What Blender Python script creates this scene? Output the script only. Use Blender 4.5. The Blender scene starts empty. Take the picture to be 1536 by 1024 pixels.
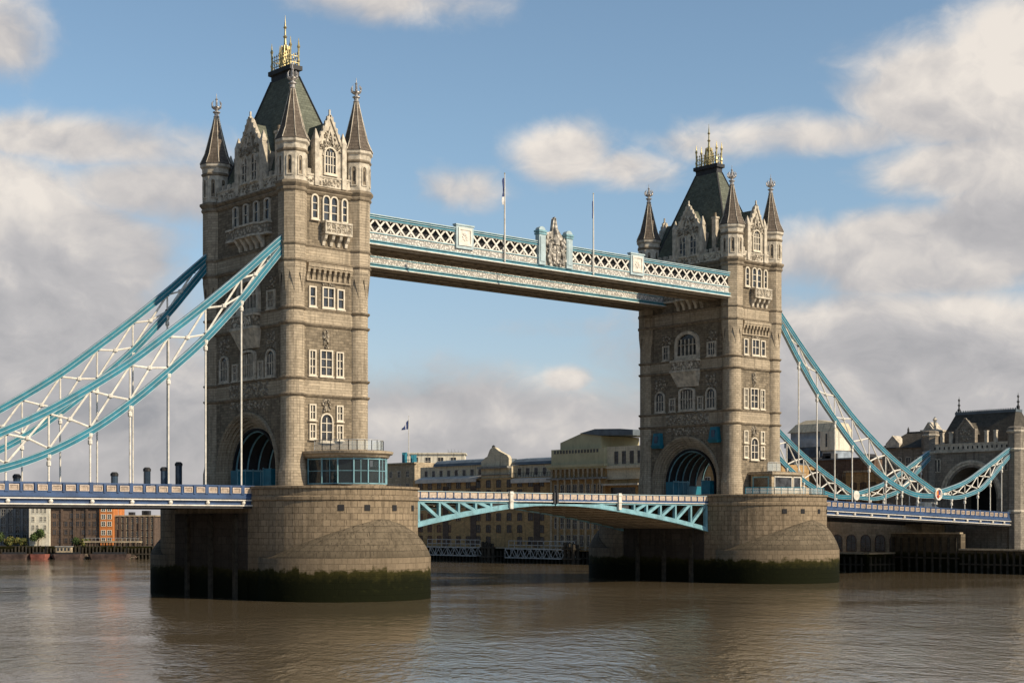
import bpy, math, random
from mathutils import Vector, Matrix
random.seed(7)
R = math.radians
S = bpy.context.scene
COL = S.collection

# ------------------------------------------------------------------ camera
cam = bpy.data.cameras.new('camera'); camo = bpy.data.objects.new('camera', cam); COL.objects.link(camo)
CAM = Vector((-151.28, -169.67, 9.22)); YAW = R(48.663)
FW = Vector((math.cos(YAW), math.sin(YAW), 0)); RT = Vector((math.sin(YAW), -math.cos(YAW), 0))
camo.location = CAM; camo.rotation_euler = (R(90), 0, YAW - R(90))
cam.sensor_width = 36; cam.lens = 54.336; cam.shift_y = 0.1772; cam.clip_end = 6000; cam.clip_start = 0.5
S.camera = camo

# ------------------------------------------------------------------ sun, sky, exposure
SUN_AZ = (0.36, -0.93)          # where the sun stands: upstream side, a little towards the far bank
SUN_EL = R(34)
sd = Vector((SUN_AZ[0] * math.cos(SUN_EL), SUN_AZ[1] * math.cos(SUN_EL), math.sin(SUN_EL))).normalized()
sun = bpy.data.lights.new('sun', 'SUN'); sun.energy = 5.0; sun.angle = R(0.6); sun.color = (1, .85, .64)
suno = bpy.data.objects.new('sun', sun); COL.objects.link(suno)
suno.rotation_euler = sd.to_track_quat('Z', 'Y').to_euler()
S.view_settings.view_transform = 'Standard'; S.view_settings.look = 'None'
S.view_settings.exposure = 0; S.view_settings.gamma = 1

class NT:
    """small helper to wire shader nodes"""
    def __init__(s, tree): s.t = tree; s.n = tree.nodes; s.l = tree.links
    def node(s, typ, **kw):
        n = s.n.new(typ)
        for k, v in kw.items(): setattr(n, k, v)
        return n
    def put(s, sock, v):
        if hasattr(v, 'is_output') or isinstance(v, bpy.types.NodeSocket): s.l.new(v, sock)
        else:
            if sock.type == 'RGBA' and len(v) == 3: v = (*v, 1)
            sock.default_value = v
    def m(s, op, a, b=0.0, c=None, clamp=False):
        n = s.node('ShaderNodeMath', operation=op, use_clamp=clamp); s.put(n.inputs[0], a); s.put(n.inputs[1], b)
        if c is not None: s.put(n.inputs[2], c)
        return n.outputs[0]
    def vm(s, op, a, b=None, out=0):
        n = s.node('ShaderNodeVectorMath', operation=op); s.put(n.inputs[0], a)
        if b is not None:
            s.put(n.inputs['Scale'] if op == 'SCALE' else n.inputs[1], b)
        return n.outputs['Value'] if out == 'v' else n.outputs[0]
    def mix(s, f, a, b, blend='MIX'):
        n = s.node('ShaderNodeMix', data_type='RGBA', blend_type=blend)
        s.put(n.inputs[0], f); s.put(n.inputs[6], a); s.put(n.inputs[7], b); return n.outputs[2]
    def mr(s, v, a, b, c, d, smooth=True):
        n = s.node('ShaderNodeMapRange'); n.interpolation_type = 'SMOOTHSTEP' if smooth else 'LINEAR'
        for i, x in enumerate((v, a, b, c, d)): s.put(n.inputs[i], x)
        return n.outputs[0]
    def comb(s, x, y, z):
        n = s.node('ShaderNodeCombineXYZ')
        for i, v in enumerate((x, y, z)): s.put(n.inputs[i], v)
        return n.outputs[0]
    def sep(s, v):
        n = s.node('ShaderNodeSeparateXYZ'); s.put(n.inputs[0], v); return n.outputs
    def noise(s, v, scale, detail=4, rough=.55, dist=0):
        n = s.node('ShaderNodeTexNoise'); s.put(n.inputs['Vector'], v); n.inputs['Scale'].default_value = scale
        n.inputs['Detail'].default_value = detail; n.inputs['Roughness'].default_value = rough
        n.inputs['Distortion'].default_value = dist; return n.outputs[0]

W = bpy.data.worlds.new("World"); S.world = W; W.use_nodes = True
w = NT(W.node_tree); w.n.clear()
wout = w.node('ShaderNodeOutputWorld'); wbg = w.node('ShaderNodeBackground'); w.l.new(wbg.outputs[0], wout.inputs[0])
sky = w.node('ShaderNodeTexSky'); sky.sky_type = 'NISHITA'; sky.sun_disc = False
sky.sun_elevation = SUN_EL; sky.sun_rotation = math.atan2(SUN_AZ[0], SUN_AZ[1]); sky.ozone_density = 2.2; sky.air_density = .9; sky.dust_density = .4
tc = w.node('ShaderNodeTexCoord'); d = tc.outputs['Generated']
az = w.m('ARCTAN2', w.vm('DOT_PRODUCT', d, tuple(RT), 'v'), w.vm('DOT_PRODUCT', d, tuple(FW), 'v'))
dz = w.sep(d)[2]
el = w.m('ARCSINE', dz)
# cloud sheet: az / el in units of 1/100 rad
A = w.m('MULTIPLY', az, 100.); Ev = w.m('MULTIPLY', el, 100.)
Pb = w.comb(A, w.m('MULTIPLY', Ev, 1.35), 0.)
P2 = w.vm('ADD', Pb, w.vm('SCALE', w.comb(w.noise(Pb, .16, 3, .5), w.noise(w.vm('ADD', Pb, (31., 7., 5.)), .16, 3, .5), 0.), 4.5))
nz = w.noise(P2, .11, 9, .56, .25)
nz2 = w.noise(w.vm('ADD', P2, (0.8, 1.9, 0)), .11, 9, .56, .25)
nf = w.noise(P2, .3, 6, .6)
# (az, el, half width, half height, thickness, brightness of top, darkness of base)
BL = [(-33.5, 18.5, 7.6, 4.6, 1.35, 1.1, .6), (-27.8, 16.5, 7., 4., 1.2, .62, .4), (-33, 11.5, 13, 6.5, 1.25, .5, .34), (-25., 9., 9, 5, 1.0, .48, .4),
      (-32.4, 29, 4.1, 3.0, .85, .78, .6), (-28.5, 23.2, 11., 2.0, .85, .76, .62), (-23.6, 20.6, 8, 2.6, .85, .7, .58),
      (-7.5, 32.8, 8.5, 1.9, .74, .8, .62), (3.4, 23.4, 3.6, 2.1, 1.05, 1.05, .66), (6.6, 22.6, 4.6, 1.4, .8, .95, .66), (-3, 21.2, 3.8, 1.7, .66, .82, .66),
      (13., 23.8, 6, 1.4, .62, .85, .7), (20, 24.1, 10, 1.8, .85, .92, .7), (28, 25.8, 7., 3.2, 1.25, .95, .74), (34., 26.6, 6.5, 5., 1.35, 1., .74), (30, 21.8, 9, 2.4, 1., .9, .66),
      (32.8, 19.2, 6.4, 2.2, 1.2, .5, .2), (26.5, 16.8, 11, 3.0, 1.15, .76, .55), (24., 12.2, 7., 2.1, 1., .98, .34), (28.3, 12.9, 3.3, 1.2, 1.1, 1.15, .66),
      (24, 9., 17, 5.5, 1.3, .52, .42), (3.6, 9.2, 2.2, 1.15, .95, 1.0, .66), (-5., 6., 7, 1.2, .6, .7, .5), (8., 5.5, 9, 1.4, .6, .62, .5), (4, 12.5, 9, 1.3, .42, .6, .55)]
dens = None; lit = None; wsum = None
for (ca, ce, ra, re, th, bt, bb) in BL:
    da = w.m('MULTIPLY', w.m('SUBTRACT', A, ca), 1 / ra); de = w.m('MULTIPLY', w.m('SUBTRACT', Ev, ce), 1 / re)
    r2 = w.m('ADD', w.m('MULTIPLY', da, da), w.m('MULTIPLY', de, de))
    g = w.m('MULTIPLY', w.m('POWER', 2.718, w.m('MULTIPLY', r2, -.9)), th)
    b = w.m('ADD', w.m('MULTIPLY', w.mr(de, -.9, .8, 0, 1), bt - bb), bb)
    g2 = w.m('MULTIPLY', g, g)
    dens = g if dens is None else w.m('MAXIMUM', dens, g)
    lit = w.m('MULTIPLY', b, g2) if lit is None else w.m('ADD', lit, w.m('MULTIPLY', b, g2))
    wsum = g2 if wsum is None else w.m('ADD', wsum, g2)
low = w.mr(Ev, 14., 5.5, 0, .92)                        # grey veil low over the horizon
dens = w.m('MAXIMUM', dens, low)
dn = w.m('ADD', dens, w.m('MULTIPLY', w.m('SUBTRACT', nz, .5), 1.05))
dn = w.m('ADD', dn, w.m('MULTIPLY', w.m('SUBTRACT', nf, .5), .36))
mask = w.mr(dn, .22, .76, 0, 1)
br = w.m('DIVIDE', w.m('ADD', lit, .02), w.m('ADD', wsum, .045))
br = w.m('ADD', br, w.m('MULTIPLY', w.m('SUBTRACT', nz, nz2), 1.5))
br = w.m('ADD', br, w.m('MULTIPLY', w.m('SUBTRACT', nf, .5), .22), clamp=True)
cr = w.node('ShaderNodeValToRGB'); w.l.new(br, cr.inputs[0])
cr.color_ramp.elements[0].position = .1; cr.color_ramp.elements[0].color = (.34, .34, .36, 1)
cr.color_ramp.elements[1].position = .98; cr.color_ramp.elements[1].color = (.86, .79, .715, 1)
e = cr.color_ramp.elements.new(.55); e.color = (.53, .51, .51, 1)
STR = .1
skyc = w.mix(1., sky.outputs[0], w.mix(w.mr(Ev, 2., 26., 0, 1), (1.26, 1.10, 1.06), (1.52, 1.50, 1.34)), 'MULTIPLY')
cl = w.vm('SCALE', cr.outputs[0], 1 / STR)
sky_dim = w.m('SUBTRACT', 1., w.m('MULTIPLY', w.mr(A, -55., -110., 0, 1), w.mr(A, -290., -235., 0, .62)))   # sky dimmed out of view, added to deepen shade on the towers
w.put(wbg.inputs[0], w.vm('SCALE', w.mix(w.m('MULTIPLY', mask, .97), skyc, cl), sky_dim)); wbg.inputs[1].default_value = STR

# ------------------------------------------------------------------ materials
def new_mat(name):
    m = bpy.data.materials.new(name); m.use_nodes = True
    t = NT(m.node_tree); bs = t.n['Principled BSDF']; return m, t, bs
def wallcoord(t):
    """(metres along the face, height) for any upright face, plus position"""
    g = t.node('ShaderNodeNewGeometry'); p = t.sep(g.outputs['Position']); n = t.sep(g.outputs['True Normal'])
    u = t.m('SUBTRACT', t.m('MULTIPLY', p[1], n[0]), t.m('MULTIPLY', p[0], n[1]))
    return t.comb(u, p[2], 0.), g.outputs['Position'], p
def stone(name, c, course=.42, block=1.1, mortar=.02, var=.35, joint=.55, rough=.9, bump=.5, stain=.5, streak=True, tide=False, scale=1.):
    m, t, bs = new_mat(name); uv, pos, p = wallcoord(t)
    b = t.node('ShaderNodeTexBrick'); t.put(b.inputs['Vector'], uv); b.inputs['Scale'].default_value = 1
    b.inputs['Brick Width'].default_value = block; b.inputs['Row Height'].default_value = course
    b.inputs['Mortar Size'].default_value = mortar; b.inputs['Mortar Smooth'].default_value = .3
    lo = tuple(x * (1 - var) for x in c); hi = tuple(x * (1 + var * .6) for x in c)
    t.put(b.inputs['Color1'], lo); t.put(b.inputs['Color2'], hi); t.put(b.inputs['Mortar'], tuple(x * (1 - joint) for x in c))
    n1 = t.noise(pos, .22 * scale, 6, .62); n2 = t.noise(pos, 2.6, 5, .7)
    col = t.mix(t.mr(n1, .38, .68, 0, stain), b.outputs[0], tuple(x * .5 for x in c))
    col = t.mix(t.mr(n2, .35, .7, 0, .35), col, tuple(min(1, x * 1.5) for x in c))
    if streak:
        sv = t.comb(t.m('MULTIPLY', t.sep(uv)[0], 1.6), t.m('MULTIPLY', p[2], .12), t.m('MULTIPLY', p[0], .3))
        col = t.mix(t.mr(t.noise(sv, 1., 4, .6), .5, .7, 0, .62), col, tuple(x * .38 for x in c))
    if tide:
        lvl = t.m('ADD', p[2], t.m('MULTIPLY', t.m('SUBTRACT', t.noise(t.comb(t.m('MULTIPLY', t.sep(uv)[0], .5), t.m('MULTIPLY', p[2], .9), t.m('MULTIPLY', p[1], .3)), .6, 6, .62), .5), 2.2))
        gn = t.noise(t.vm('MULTIPLY', pos, (1, 1, 1.6)), 1.1, 7, .72)
        lvl = t.m('ADD', lvl, t.m('MULTIPLY', t.m('SUBTRACT', gn, .5), 1.1))
        gr = t.mix(t.mr(t.m('ADD', lvl, t.m('MULTIPLY', gn, .9)), 2.6, 4.9, 0, 1), (.0075, .0088, .0028), (.044, .038, .010))
        gr = t.mix(t.mr(gn, .55, .75, 0, .5), gr, (.028, .030, .008))
        col = t.mix(t.mr(lvl, 5.2, 6.6, .55, 0), col, tuple(x * .55 for x in c))
        col = t.mix(t.mr(lvl, 3.45, 3.95, 1, 0), col, gr)
    t.put(bs.inputs['Base Color'], col); bs.inputs['Roughness'].default_value = rough
    bs.inputs['Specular IOR Level'].default_value = .08 if tide else .25
    bp = t.node('ShaderNodeBump'); bp.inputs['Strength'].default_value = bump; bp.inputs['Distance'].default_value = .06
    t.put(bp.inputs['Height'], t.m('ADD', t.m('MULTIPLY', b.outputs['Fac'], -1.), t.m('MULTIPLY', n2, .9)))
    t.l.new(bp.outputs[0], bs.inputs['Normal']); return m
def plain(name, c, rough=.6, metal=0., var=.25, scale=1.5, bump=0., spec=.4, dirt=.0):
    m, t, bs = new_mat(name); g = t.node('ShaderNodeNewGeometry'); pos = g.outputs['Position']
    n1 = t.noise(pos, scale, 5, .6)
    col = t.mix(t.mr(n1, .3, .7, 0, 1), tuple(x * (1 - var) for x in c), tuple(min(1, x * (1 + var)) for x in c))
    if dirt:
        col = t.mix(t.mr(t.noise(t.vm('MULTIPLY', pos, (1, 1, .35)), .9, 5, .7), .5, .75, 0, dirt), col, (.05, .04, .03))
    t.put(bs.inputs['Base Color'], col); bs.inputs['Roughness'].default_value = rough; bs.inputs['Metallic'].default_value = metal
    bs.inputs['Specular IOR Level'].default_value = spec
    if bump:
        bp = t.node('ShaderNodeBump'); bp.inputs['Strength'].default_value = bump; bp.inputs['Distance'].default_value = .05
        t.put(bp.inputs['Height'], t.noise(pos, scale * 4, 4, .6)); t.l.new(bp.outputs[0], bs.inputs['Normal'])
    return m
def relief(name, c, scale, depth=.12):
    """low carved or cast ornament"""
    m, t, bs = new_mat(name); g = t.node('ShaderNodeNewGeometry'); pos = g.outputs['Position']
    v = t.node('ShaderNodeTexVoronoi'); v.feature = 'F1'; v.inputs['Scale'].default_value = scale; t.put(v.inputs['Vector'], pos)
    h = v.outputs['Distance']
    n = t.noise(pos, scale * .6, 3, .6)
    col = t.mix(t.mr(t.m('ADD', h, t.m('MULTIPLY', n, .5)), .45, .85, 0, .8), c, tuple(x * .3 for x in c))
    t.put(bs.inputs['Base Color'], col); bs.inputs['Roughness'].default_value = .8; bs.inputs['Specular IOR Level'].default_value = .25
    bp = t.node('ShaderNodeBump'); bp.inputs['Strength'].default_value = 1; bp.inputs['Distance'].default_value = depth; bp.invert = True
    t.put(bp.inputs['Height'], t.m('ADD', h, t.m('MULTIPLY', n, .6))); t.l.new(bp.outputs[0], bs.inputs['Normal']); return m
def slate(name, c, row=.35):
    return stone(name, c, row, .5, .02, .35, .5, .75, .5, .6, False)
M = {}
M['body'] = stone('granite_rubble_wall', (.245, .200, .142), .36, .8, .03, .45, .6, stain=.55)
M['turret'] = stone('coursed_turret_stone', (.425, .350, .252), .34, 3.4, .03, .26, .6, stain=.6)
M['trim'] = plain('portland_stone_trim', (.54, .48, .385), .85, 0, .3, 1.3, .3, .2, .5)
M['string'] = plain('weathered_string_stone', (.24, .195, .14), .9, 0, .3, 1.5, .3, .2, .6)
M['sill'] = plain('white_window_stone', (.66, .59, .47), .8, 0, .14, 1.2, .2, .2, .2)
M['carve'] = relief('carved_stone', (.50, .43, .33), 2.3, .18)
M['slate'] = slate('green_roof_slate', (.135, .145, .108))
M['spire'] = stone('brown_spire_stone', (.155, .125, .098), .42, .7, .03, .3, .6, stain=.5)
M['finial'] = plain('silvered_finial', (.46, .43, .40), .45, .5, .35, 5, .2)
M['gold'] = plain('gilded_metal', (.52, .43, .22), .42, .8, .3, 5)
M['glass'] = plain('dark_window_glass', (.036, .038, .042), .1, 0, .85, .9, .25, .7)
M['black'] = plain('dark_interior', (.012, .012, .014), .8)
M['teal'] = plain('teal_bridge_paint', (.014, .160, .225), .42, 0, .2, .6, 0, .4, .3)
M['tealhi'] = plain('pale_teal_paint', (.40, .50, .52), .5, 0, .15, 1, 0, .4, .2)
M['aqua'] = plain('aqua_girder_paint', (.185, .36, .41), .5, 0, .22, .8, 0, .4, .45)
M['white'] = plain('cream_white_paint', (.70, .66, .58), .5, 0, .16, 1.5, 0, .4, .3)
M['navy'] = plain('blue_parapet_paint', (.036, .074, .165), .42, 0, .2, .8, 0, .45, .25)
M['panel'] = plain('cream_panel_paint', (.54, .44, .35), .6, 0, .2, 3, 0, .3, .25)
M['frieze'] = relief('cast_cream_frieze', (.78, .74, .67), 3.4, .09)
M['crest'] = relief('carved_crest_stone', (.66, .61, .53), 1.5, .3)
M['soffit'] = stone('plated_soffit', (.27, .215, .15), 1.2, 2.6, .03, .2, .5, stain=.5, streak=False)
M['pier'] = stone('granite_pier_blocks', (.265, .205, .138), .74, 1.0, .04, .26, .72, .88, .6, .6, True, True)
M['slate2'] = slate('dark_roof_slate', (.085, .074, .058))
M['pglass'] = plain('pale_office_glass', (.30, .345, .39), .3, 0, .3, .5)
M['sand'] = stone('warm_render', (.68, .58, .41), .6, 2., .03, .12, .25, stain=.35)
M['canopy'] = plain('pale_canopy_sheet', (.62, .57, .50), .6, 0, .15, .6, 0, .3, .3)
M['cap'] = stone('dark_cutwater_stone', (.160, .128, .088), .74, 1.0, .04, .28, .7, .88, .6, .6, True, True)  # cutwater hood in a darker tone than the pier blocks
M['shade'] = stone('dark_shade_stone', (.075, .062, .05), .95, 1.9, .03, .3, .6, .9, .5, .6, True, True)  # near-black: deck shade put into the pier flanks; plain dark stone elsewhere
M['road'] = plain('asphalt', (.05, .05, .05), .9, 0, .2, .5)
M['steel'] = plain('dark_steel', (.035, .035, .037), .6, .2)
M['olive'] = plain('olive_cladding', (.50, .45, .275), .7, 0, .12, .3, 0, .3, .25)
M['lead'] = plain('lead_roof', (.12, .145, .165), .5, .1, .25, .4)
M['grey'] = stone('grey_concrete', (.27, .26, .235), 3.3, 2.4, .1, .15, .3, stain=.4)
M['cream'] = stone('cream_render', (.74, .67, .54), 3.3, 6., .05, .08, .25, stain=.2)
M['bbrown'] = stone('stock_brick', (.52, .335, .155), .30, .9, .03, .3, .4, stain=.5)
M['bdark'] = stone('sooty_brick', (.15, .105, .078), .30, .9, .03, .3, .4, stain=.5)
M['borange'] = stone('orange_brick', (.60, .215, .065), .30, .9, .02, .12, .25, stain=.25)
M['btan'] = stone('tan_stone', (.46, .37, .25), .5, 1.2, .03, .3, .4, stain=.55)
M['gate'] = stone('gatehouse_stone', (.27, .235, .19), .45, 1.1, .03, .28, .5, stain=.5)
M['wblue'] = plain('blue_glass', (.05, .08, .12), .12, .2, .4, .4)
M['wgrey'] = plain('grey_glass', (.11, .12, .13), .18, .1, .5, .25)
M['timber'] = plain('wet_timber', (.052, .043, .031), .8, 0, .4, 1.2, .4, .2)
M['quay'] = stone('river_wall', (.15, .12, .082), .6, 1.5, .03, .35, .5, .85, .5, .6, True, True)
M['galv'] = plain('galvanised_rail', (.45, .45, .43), .5, .3)
M['leaf'] = plain('foliage', (.055, .085, .020), .75, 0, .55, .8)
M['leafy'] = plain('yellow_foliage', (.17, .15, .035), .75, 0, .5, .8)
M['bark'] = plain('bark', (.07, .05, .035), .9)
M['land'] = plain('river_bank_ground', (.12, .11, .09), .9, 0, .3, .1)
M['flagw'] = plain('flag_white', (.7, .68, .65), .8); M['flagr'] = plain('flag_red', (.35, .03, .03), .8); M['flagb'] = plain('flag_blue', (.03, .05, .14), .8)
M['barge'] = plain('rusty_hull', (.085, .055, .045), .8, 0, .5, .6); M['bargered'] = plain('red_hull', (.22, .075, .055), .7, 0, .4, .8)
M['orange'] = plain('orange_enamel', (.65, .25, .05), .5)

# clear glass for the pavilion
m, t, bs = new_mat('pavilion_glass'); bs.inputs['Base Color'].default_value = (.03, .045, .05, 1); bs.inputs['Roughness'].default_value = .03
bs.inputs['Transmission Weight'].default_value = .0; bs.inputs['Alpha'].default_value = .55; bs.inputs['Specular IOR Level'].default_value = .7; M['pane'] = m

m, t, bs = new_mat('clear_glass'); bs.inputs['Base Color'].default_value = (.7, .78, .78, 1); bs.inputs['Roughness'].default_value = .05; bs.inputs['Alpha'].default_value = .2; M['clear'] = m
# ------------------------------------------------------------------ mesh builder
class MB:
    def __init__(s, *mats):
        s.v = []; s.f = []; s.mi = []; s.mats = [M[x] for x in mats]; s.c = 0; s.xf = None
    def use(s, i): s.c = i; return s
    def frame(s, O, U, N):
        O = Vector(O); U = Vector(U); N = Vector(N)
        s.xf = lambda p: O + U * p[0] + N * p[1] + Vector((0, 0, p[2])); return s
    def V(s, p):
        p = s.xf(p) if s.xf else p
        s.v.append(tuple(p)); return len(s.v) - 1
    def F(s, idx): s.f.append(tuple(idx)); s.mi.append(s.c)
    def hexa(s, P):
        i = [s.V(p) for p in P]
        for q in ((0, 3, 2, 1), (4, 5, 6, 7), (0, 1, 5, 4), (1, 2, 6, 5), (2, 3, 7, 6), (3, 0, 4, 7)): s.F([i[k] for k in q])
    def box(s, x0, x1, y0, y1, z0, z1):
        s.hexa([(x0, y0, z0), (x1, y0, z0), (x1, y1, z0), (x0, y1, z0), (x0, y0, z1), (x1, y0, z1), (x1, y1, z1), (x0, y1, z1)])
    def bar(s, a, b, wd, h=None, up=(0, 0, 1)):
        """straight bar of rectangular section from a to b"""
        h = wd if h is None else h; a = Vector(a); b = Vector(b); dd = (b - a).normalized(); u = Vector(up)
        if abs(dd.dot(u)) > .98: u = Vector((0, 1, 0))
        x = dd.cross(u).normalized(); y = x.cross(dd); P = []
        for q in (a, b):
            for i, j in ((-1, -1), (1, -1), (1, 1), (-1, 1)): P.append(q + x * (i * wd / 2) + y * (j * h / 2))
        s.hexa(P)
    def prism(s, poly, axis, a, b):
        """2-D polygon pushed along local axis 0/1/2 from a to b"""
        def mk(p, k):
            q = list(p); q.insert(axis, k); return tuple(q)
        A_ = [s.V(mk(p, a)) for p in poly]; B_ = [s.V(mk(p, b)) for p in poly]; n = len(poly)
        s.F(A_[::-1]); s.F(B_)
        for i in range(n): j = (i + 1) % n; s.F((A_[i], A_[j], B_[j], B_[i]))
    def ring(s, outer, inner, axis, a, b, close=False):
        """strip between two outlines of equal count, pushed along axis"""
        def mk(p, k):
            q = list(p); q.insert(axis, k); return tuple(q)
        n = len(outer); o0 = [s.V(mk(p, a)) for p in outer]; i0 = [s.V(mk(p, a)) for p in inner]
        o1 = [s.V(mk(p, b)) for p in outer]; i1 = [s.V(mk(p, b)) for p in inner]
        for k in range(n if close else n - 1):
            j = (k + 1) % n
            s.F((o0[k], o0[j], i0[j], i0[k])); s.F((o1[k], i1[k], i1[j], o1[j])); s.F((o0[k], o1[k], o1[j], o0[j])); s.F((i0[k], i0[j], i1[j], i1[k]))
        if not close:
            s.F((o0[0], i0[0], i1[0], o1[0])); s.F((o0[-1], o1[-1], i1[-1], i0[-1]))
    def lathe(s, c, prof, n=16, ph=0., cap=True):
        rows = []
        for (r, z) in prof:
            rows.append([s.V((c[0] + r * math.cos(ph + 2 * math.pi * k / n), c[1] + r * math.sin(ph + 2 * math.pi * k / n), z)) for k in range(n)])
        for a_, b_ in zip(rows, rows[1:]):
            for k in range(n): s.F((a_[k], a_[(k + 1) % n], b_[(k + 1) % n], b_[k]))
        if cap: s.F(rows[0][::-1]); s.F(rows[-1])
    def tube(s, pts, r, n=8):
        pts = [Vector(p) for p in pts]; rows = []
        for i, p in enumerate(pts):
            dd = (pts[min(i + 1, len(pts) - 1)] - pts[max(i - 1, 0)]).normalized()
            u = Vector((0, 0, 1)) if abs(dd.z) < .9 else Vector((1, 0, 0))
            x = dd.cross(u).normalized(); y = x.cross(dd); rr = r[i] if isinstance(r, (list, tuple)) else r
            rows.append([s.V(p + x * (rr * math.cos(2 * math.pi * k / n)) + y * (rr * math.sin(2 * math.pi * k / n))) for k in range(n)])
        for a_, b_ in zip(rows, rows[1:]):
            for k in range(n): s.F((a_[k], a_[(k + 1) % n], b_[(k + 1) % n], b_[k]))
        s.F(rows[0][::-1]); s.F(rows[-1])
    def loft(s, rings, cap0=True, cap1=True):
        rows = [[s.V(p) for p in r] for r in rings]; n = len(rows[0])
        for a_, b_ in zip(rows, rows[1:]):
            for k in range(n): s.F((a_[k], a_[(k + 1) % n], b_[(k + 1) % n], b_[k]))
        if cap0: s.F(rows[0][::-1])
        if cap1: s.F(rows[-1])
    def build(s, name, parent=None, smooth=False):
        me = bpy.data.meshes.new(name); me.from_pydata(s.v, [], s.f)
        for m_ in s.mats: me.materials.append(m_)
        me.polygons.foreach_set('material_index', s.mi)
        if smooth: me.polygons.foreach_set('use_smooth', [True] * len(s.f))
        import bmesh
        bm = bmesh.new(); bm.from_mesh(me); bmesh.ops.recalc_face_normals(bm, faces=bm.faces); bm.to_mesh(me); bm.free()
        o = bpy.data.objects.new(name, me); COL.objects.link(o)
        if parent: o.parent = parent
        return o
def empty(name, loc=(0, 0, 0), rz=0.):
    o = bpy.data.objects.new(name, None); COL.objects.link(o); o.location = loc; o.rotation_euler.z = rz; o.empty_display_size = 1; return o
def tag(o, label=None, cat=None, group=None, kind=None):
    for k, v in (('label', label), ('category', cat), ('group', group), ('kind', kind)):
        if v: o[k] = v
    return o
def copy_tree(o, parent=None):
    c = o.copy(); COL.objects.link(c)
    if parent: c.parent = parent
    for ch in KIDS(o): copy_tree(ch, c)
    return c
def KIDS(o): return [x for x in COL.objects if x.parent == o]
def link_copy(o, parent, loc):
    c = o.copy(); COL.objects.link(c); c.parent = parent; c.location = loc; return c
def spline(tab, per=6):
    P = [Vector((x, 0, z)) for x, z in tab]; P = [P[0] * 2 - P[1]] + P + [P[-1] * 2 - P[-2]]; out = []
    for i in range(1, len(P) - 2):
        for k in range(per):
            t_ = k / per; a_, b_, c_, d_ = P[i - 1:i + 3]
            out.append(.5 * ((2 * b_) + (c_ - a_) * t_ + (2 * a_ - 5 * b_ + 4 * c_ - d_) * t_ ** 2 + (3 * b_ - 3 * c_ + d_ - a_) * t_ ** 3))
    out.append(P[-2]); return [(p.x, p.z) for p in out]
def interp(tab, x):
    for (x0, z0), (x1, z1) in zip(tab, tab[1:]):
        if x0 <= x <= x1: return z0 + (z1 - z0) * (x - x0) / (x1 - x0)
    return tab[0][1] if x < tab[0][0] else tab[-1][1]
def arc(hw, z0, rise, n=20, c=0., pw=1.):
    """open arch outline, left foot to right foot"""
    return [(c - hw * math.cos(math.pi * k / n), z0 + rise * math.sin(math.pi * k / n) ** pw) for k in range(n + 1)]

# ------------------------------------------------------------------ water, land
TX = 41.15; HX = 4.8; HY = 9.04; WX = 5.55; WY = 9.79        # tower axis, turret centres, wall planes
wm, t, bs = new_mat('river_water'); g = t.node('ShaderNodeNewGeometry'); pos = g.outputs['Position']
wx = t.vm('DOT_PRODUCT', pos, tuple(RT), 'v'); wy = t.vm('DOT_PRODUCT', pos, tuple(FW), 'v')
def wv(a, c, dx): return t.comb(t.m('ADD', t.m('MULTIPLY', wx, a), t.m('MULTIPLY', wy, dx)), t.m('MULTIPLY', wy, c), 0.)
patch = t.mr(t.noise(wv(.012, .03, .006), 1., 4, .55, .6), .38, .62, .3, 1.)
h = t.m('ADD', t.m('MULTIPLY', t.noise(wv(.46, .24, .06), 1., 3, .62, .5), .42), t.m('MULTIPLY', t.noise(wv(1.35, .7, -.12), 1., 4, .62, .3), .23))
h = t.m('ADD', h, t.m('MULTIPLY', t.noise(wv(.06, .05, .01), 1., 2, .5), .5))
bp = t.node('ShaderNodeBump'); bp.inputs['Distance'].default_value = 1.
t.put(bp.inputs['Strength'], t.m('MULTIPLY', patch, .5)); t.put(bp.inputs['Height'], h); t.l.new(bp.outputs[0], bs.inputs['Normal'])
t.put(bs.inputs['Base Color'], t.mix(t.noise(pos, .02, 3), (.130, .100, .062), (.170, .132, .082)))
bs.inputs['Roughness'].default_value = .07; bs.inputs['IOR'].default_value = 2.0; M['water'] = wm
b = MB('water'); b.F([b.V(p) for p in ((-1500, -1500, 0), (1500, -1500, 0), (1500, 1500, 0), (-1500, 1500, 0))])
tag(b.build('water'), kind='structure')
bank = [(2500, -900), (103.4, -900), (103.4, 7.), (95.4, 7.), (95.4, 172), (60, 186), (41, 191), (13, 216), (-160, 372), (-900, 1000), (-900, 2600), (2500, 2600)]
b = MB('land'); b.prism(bank, 2, -3, 3.2); tag(b.build('river_bank'), kind='structure')

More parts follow.
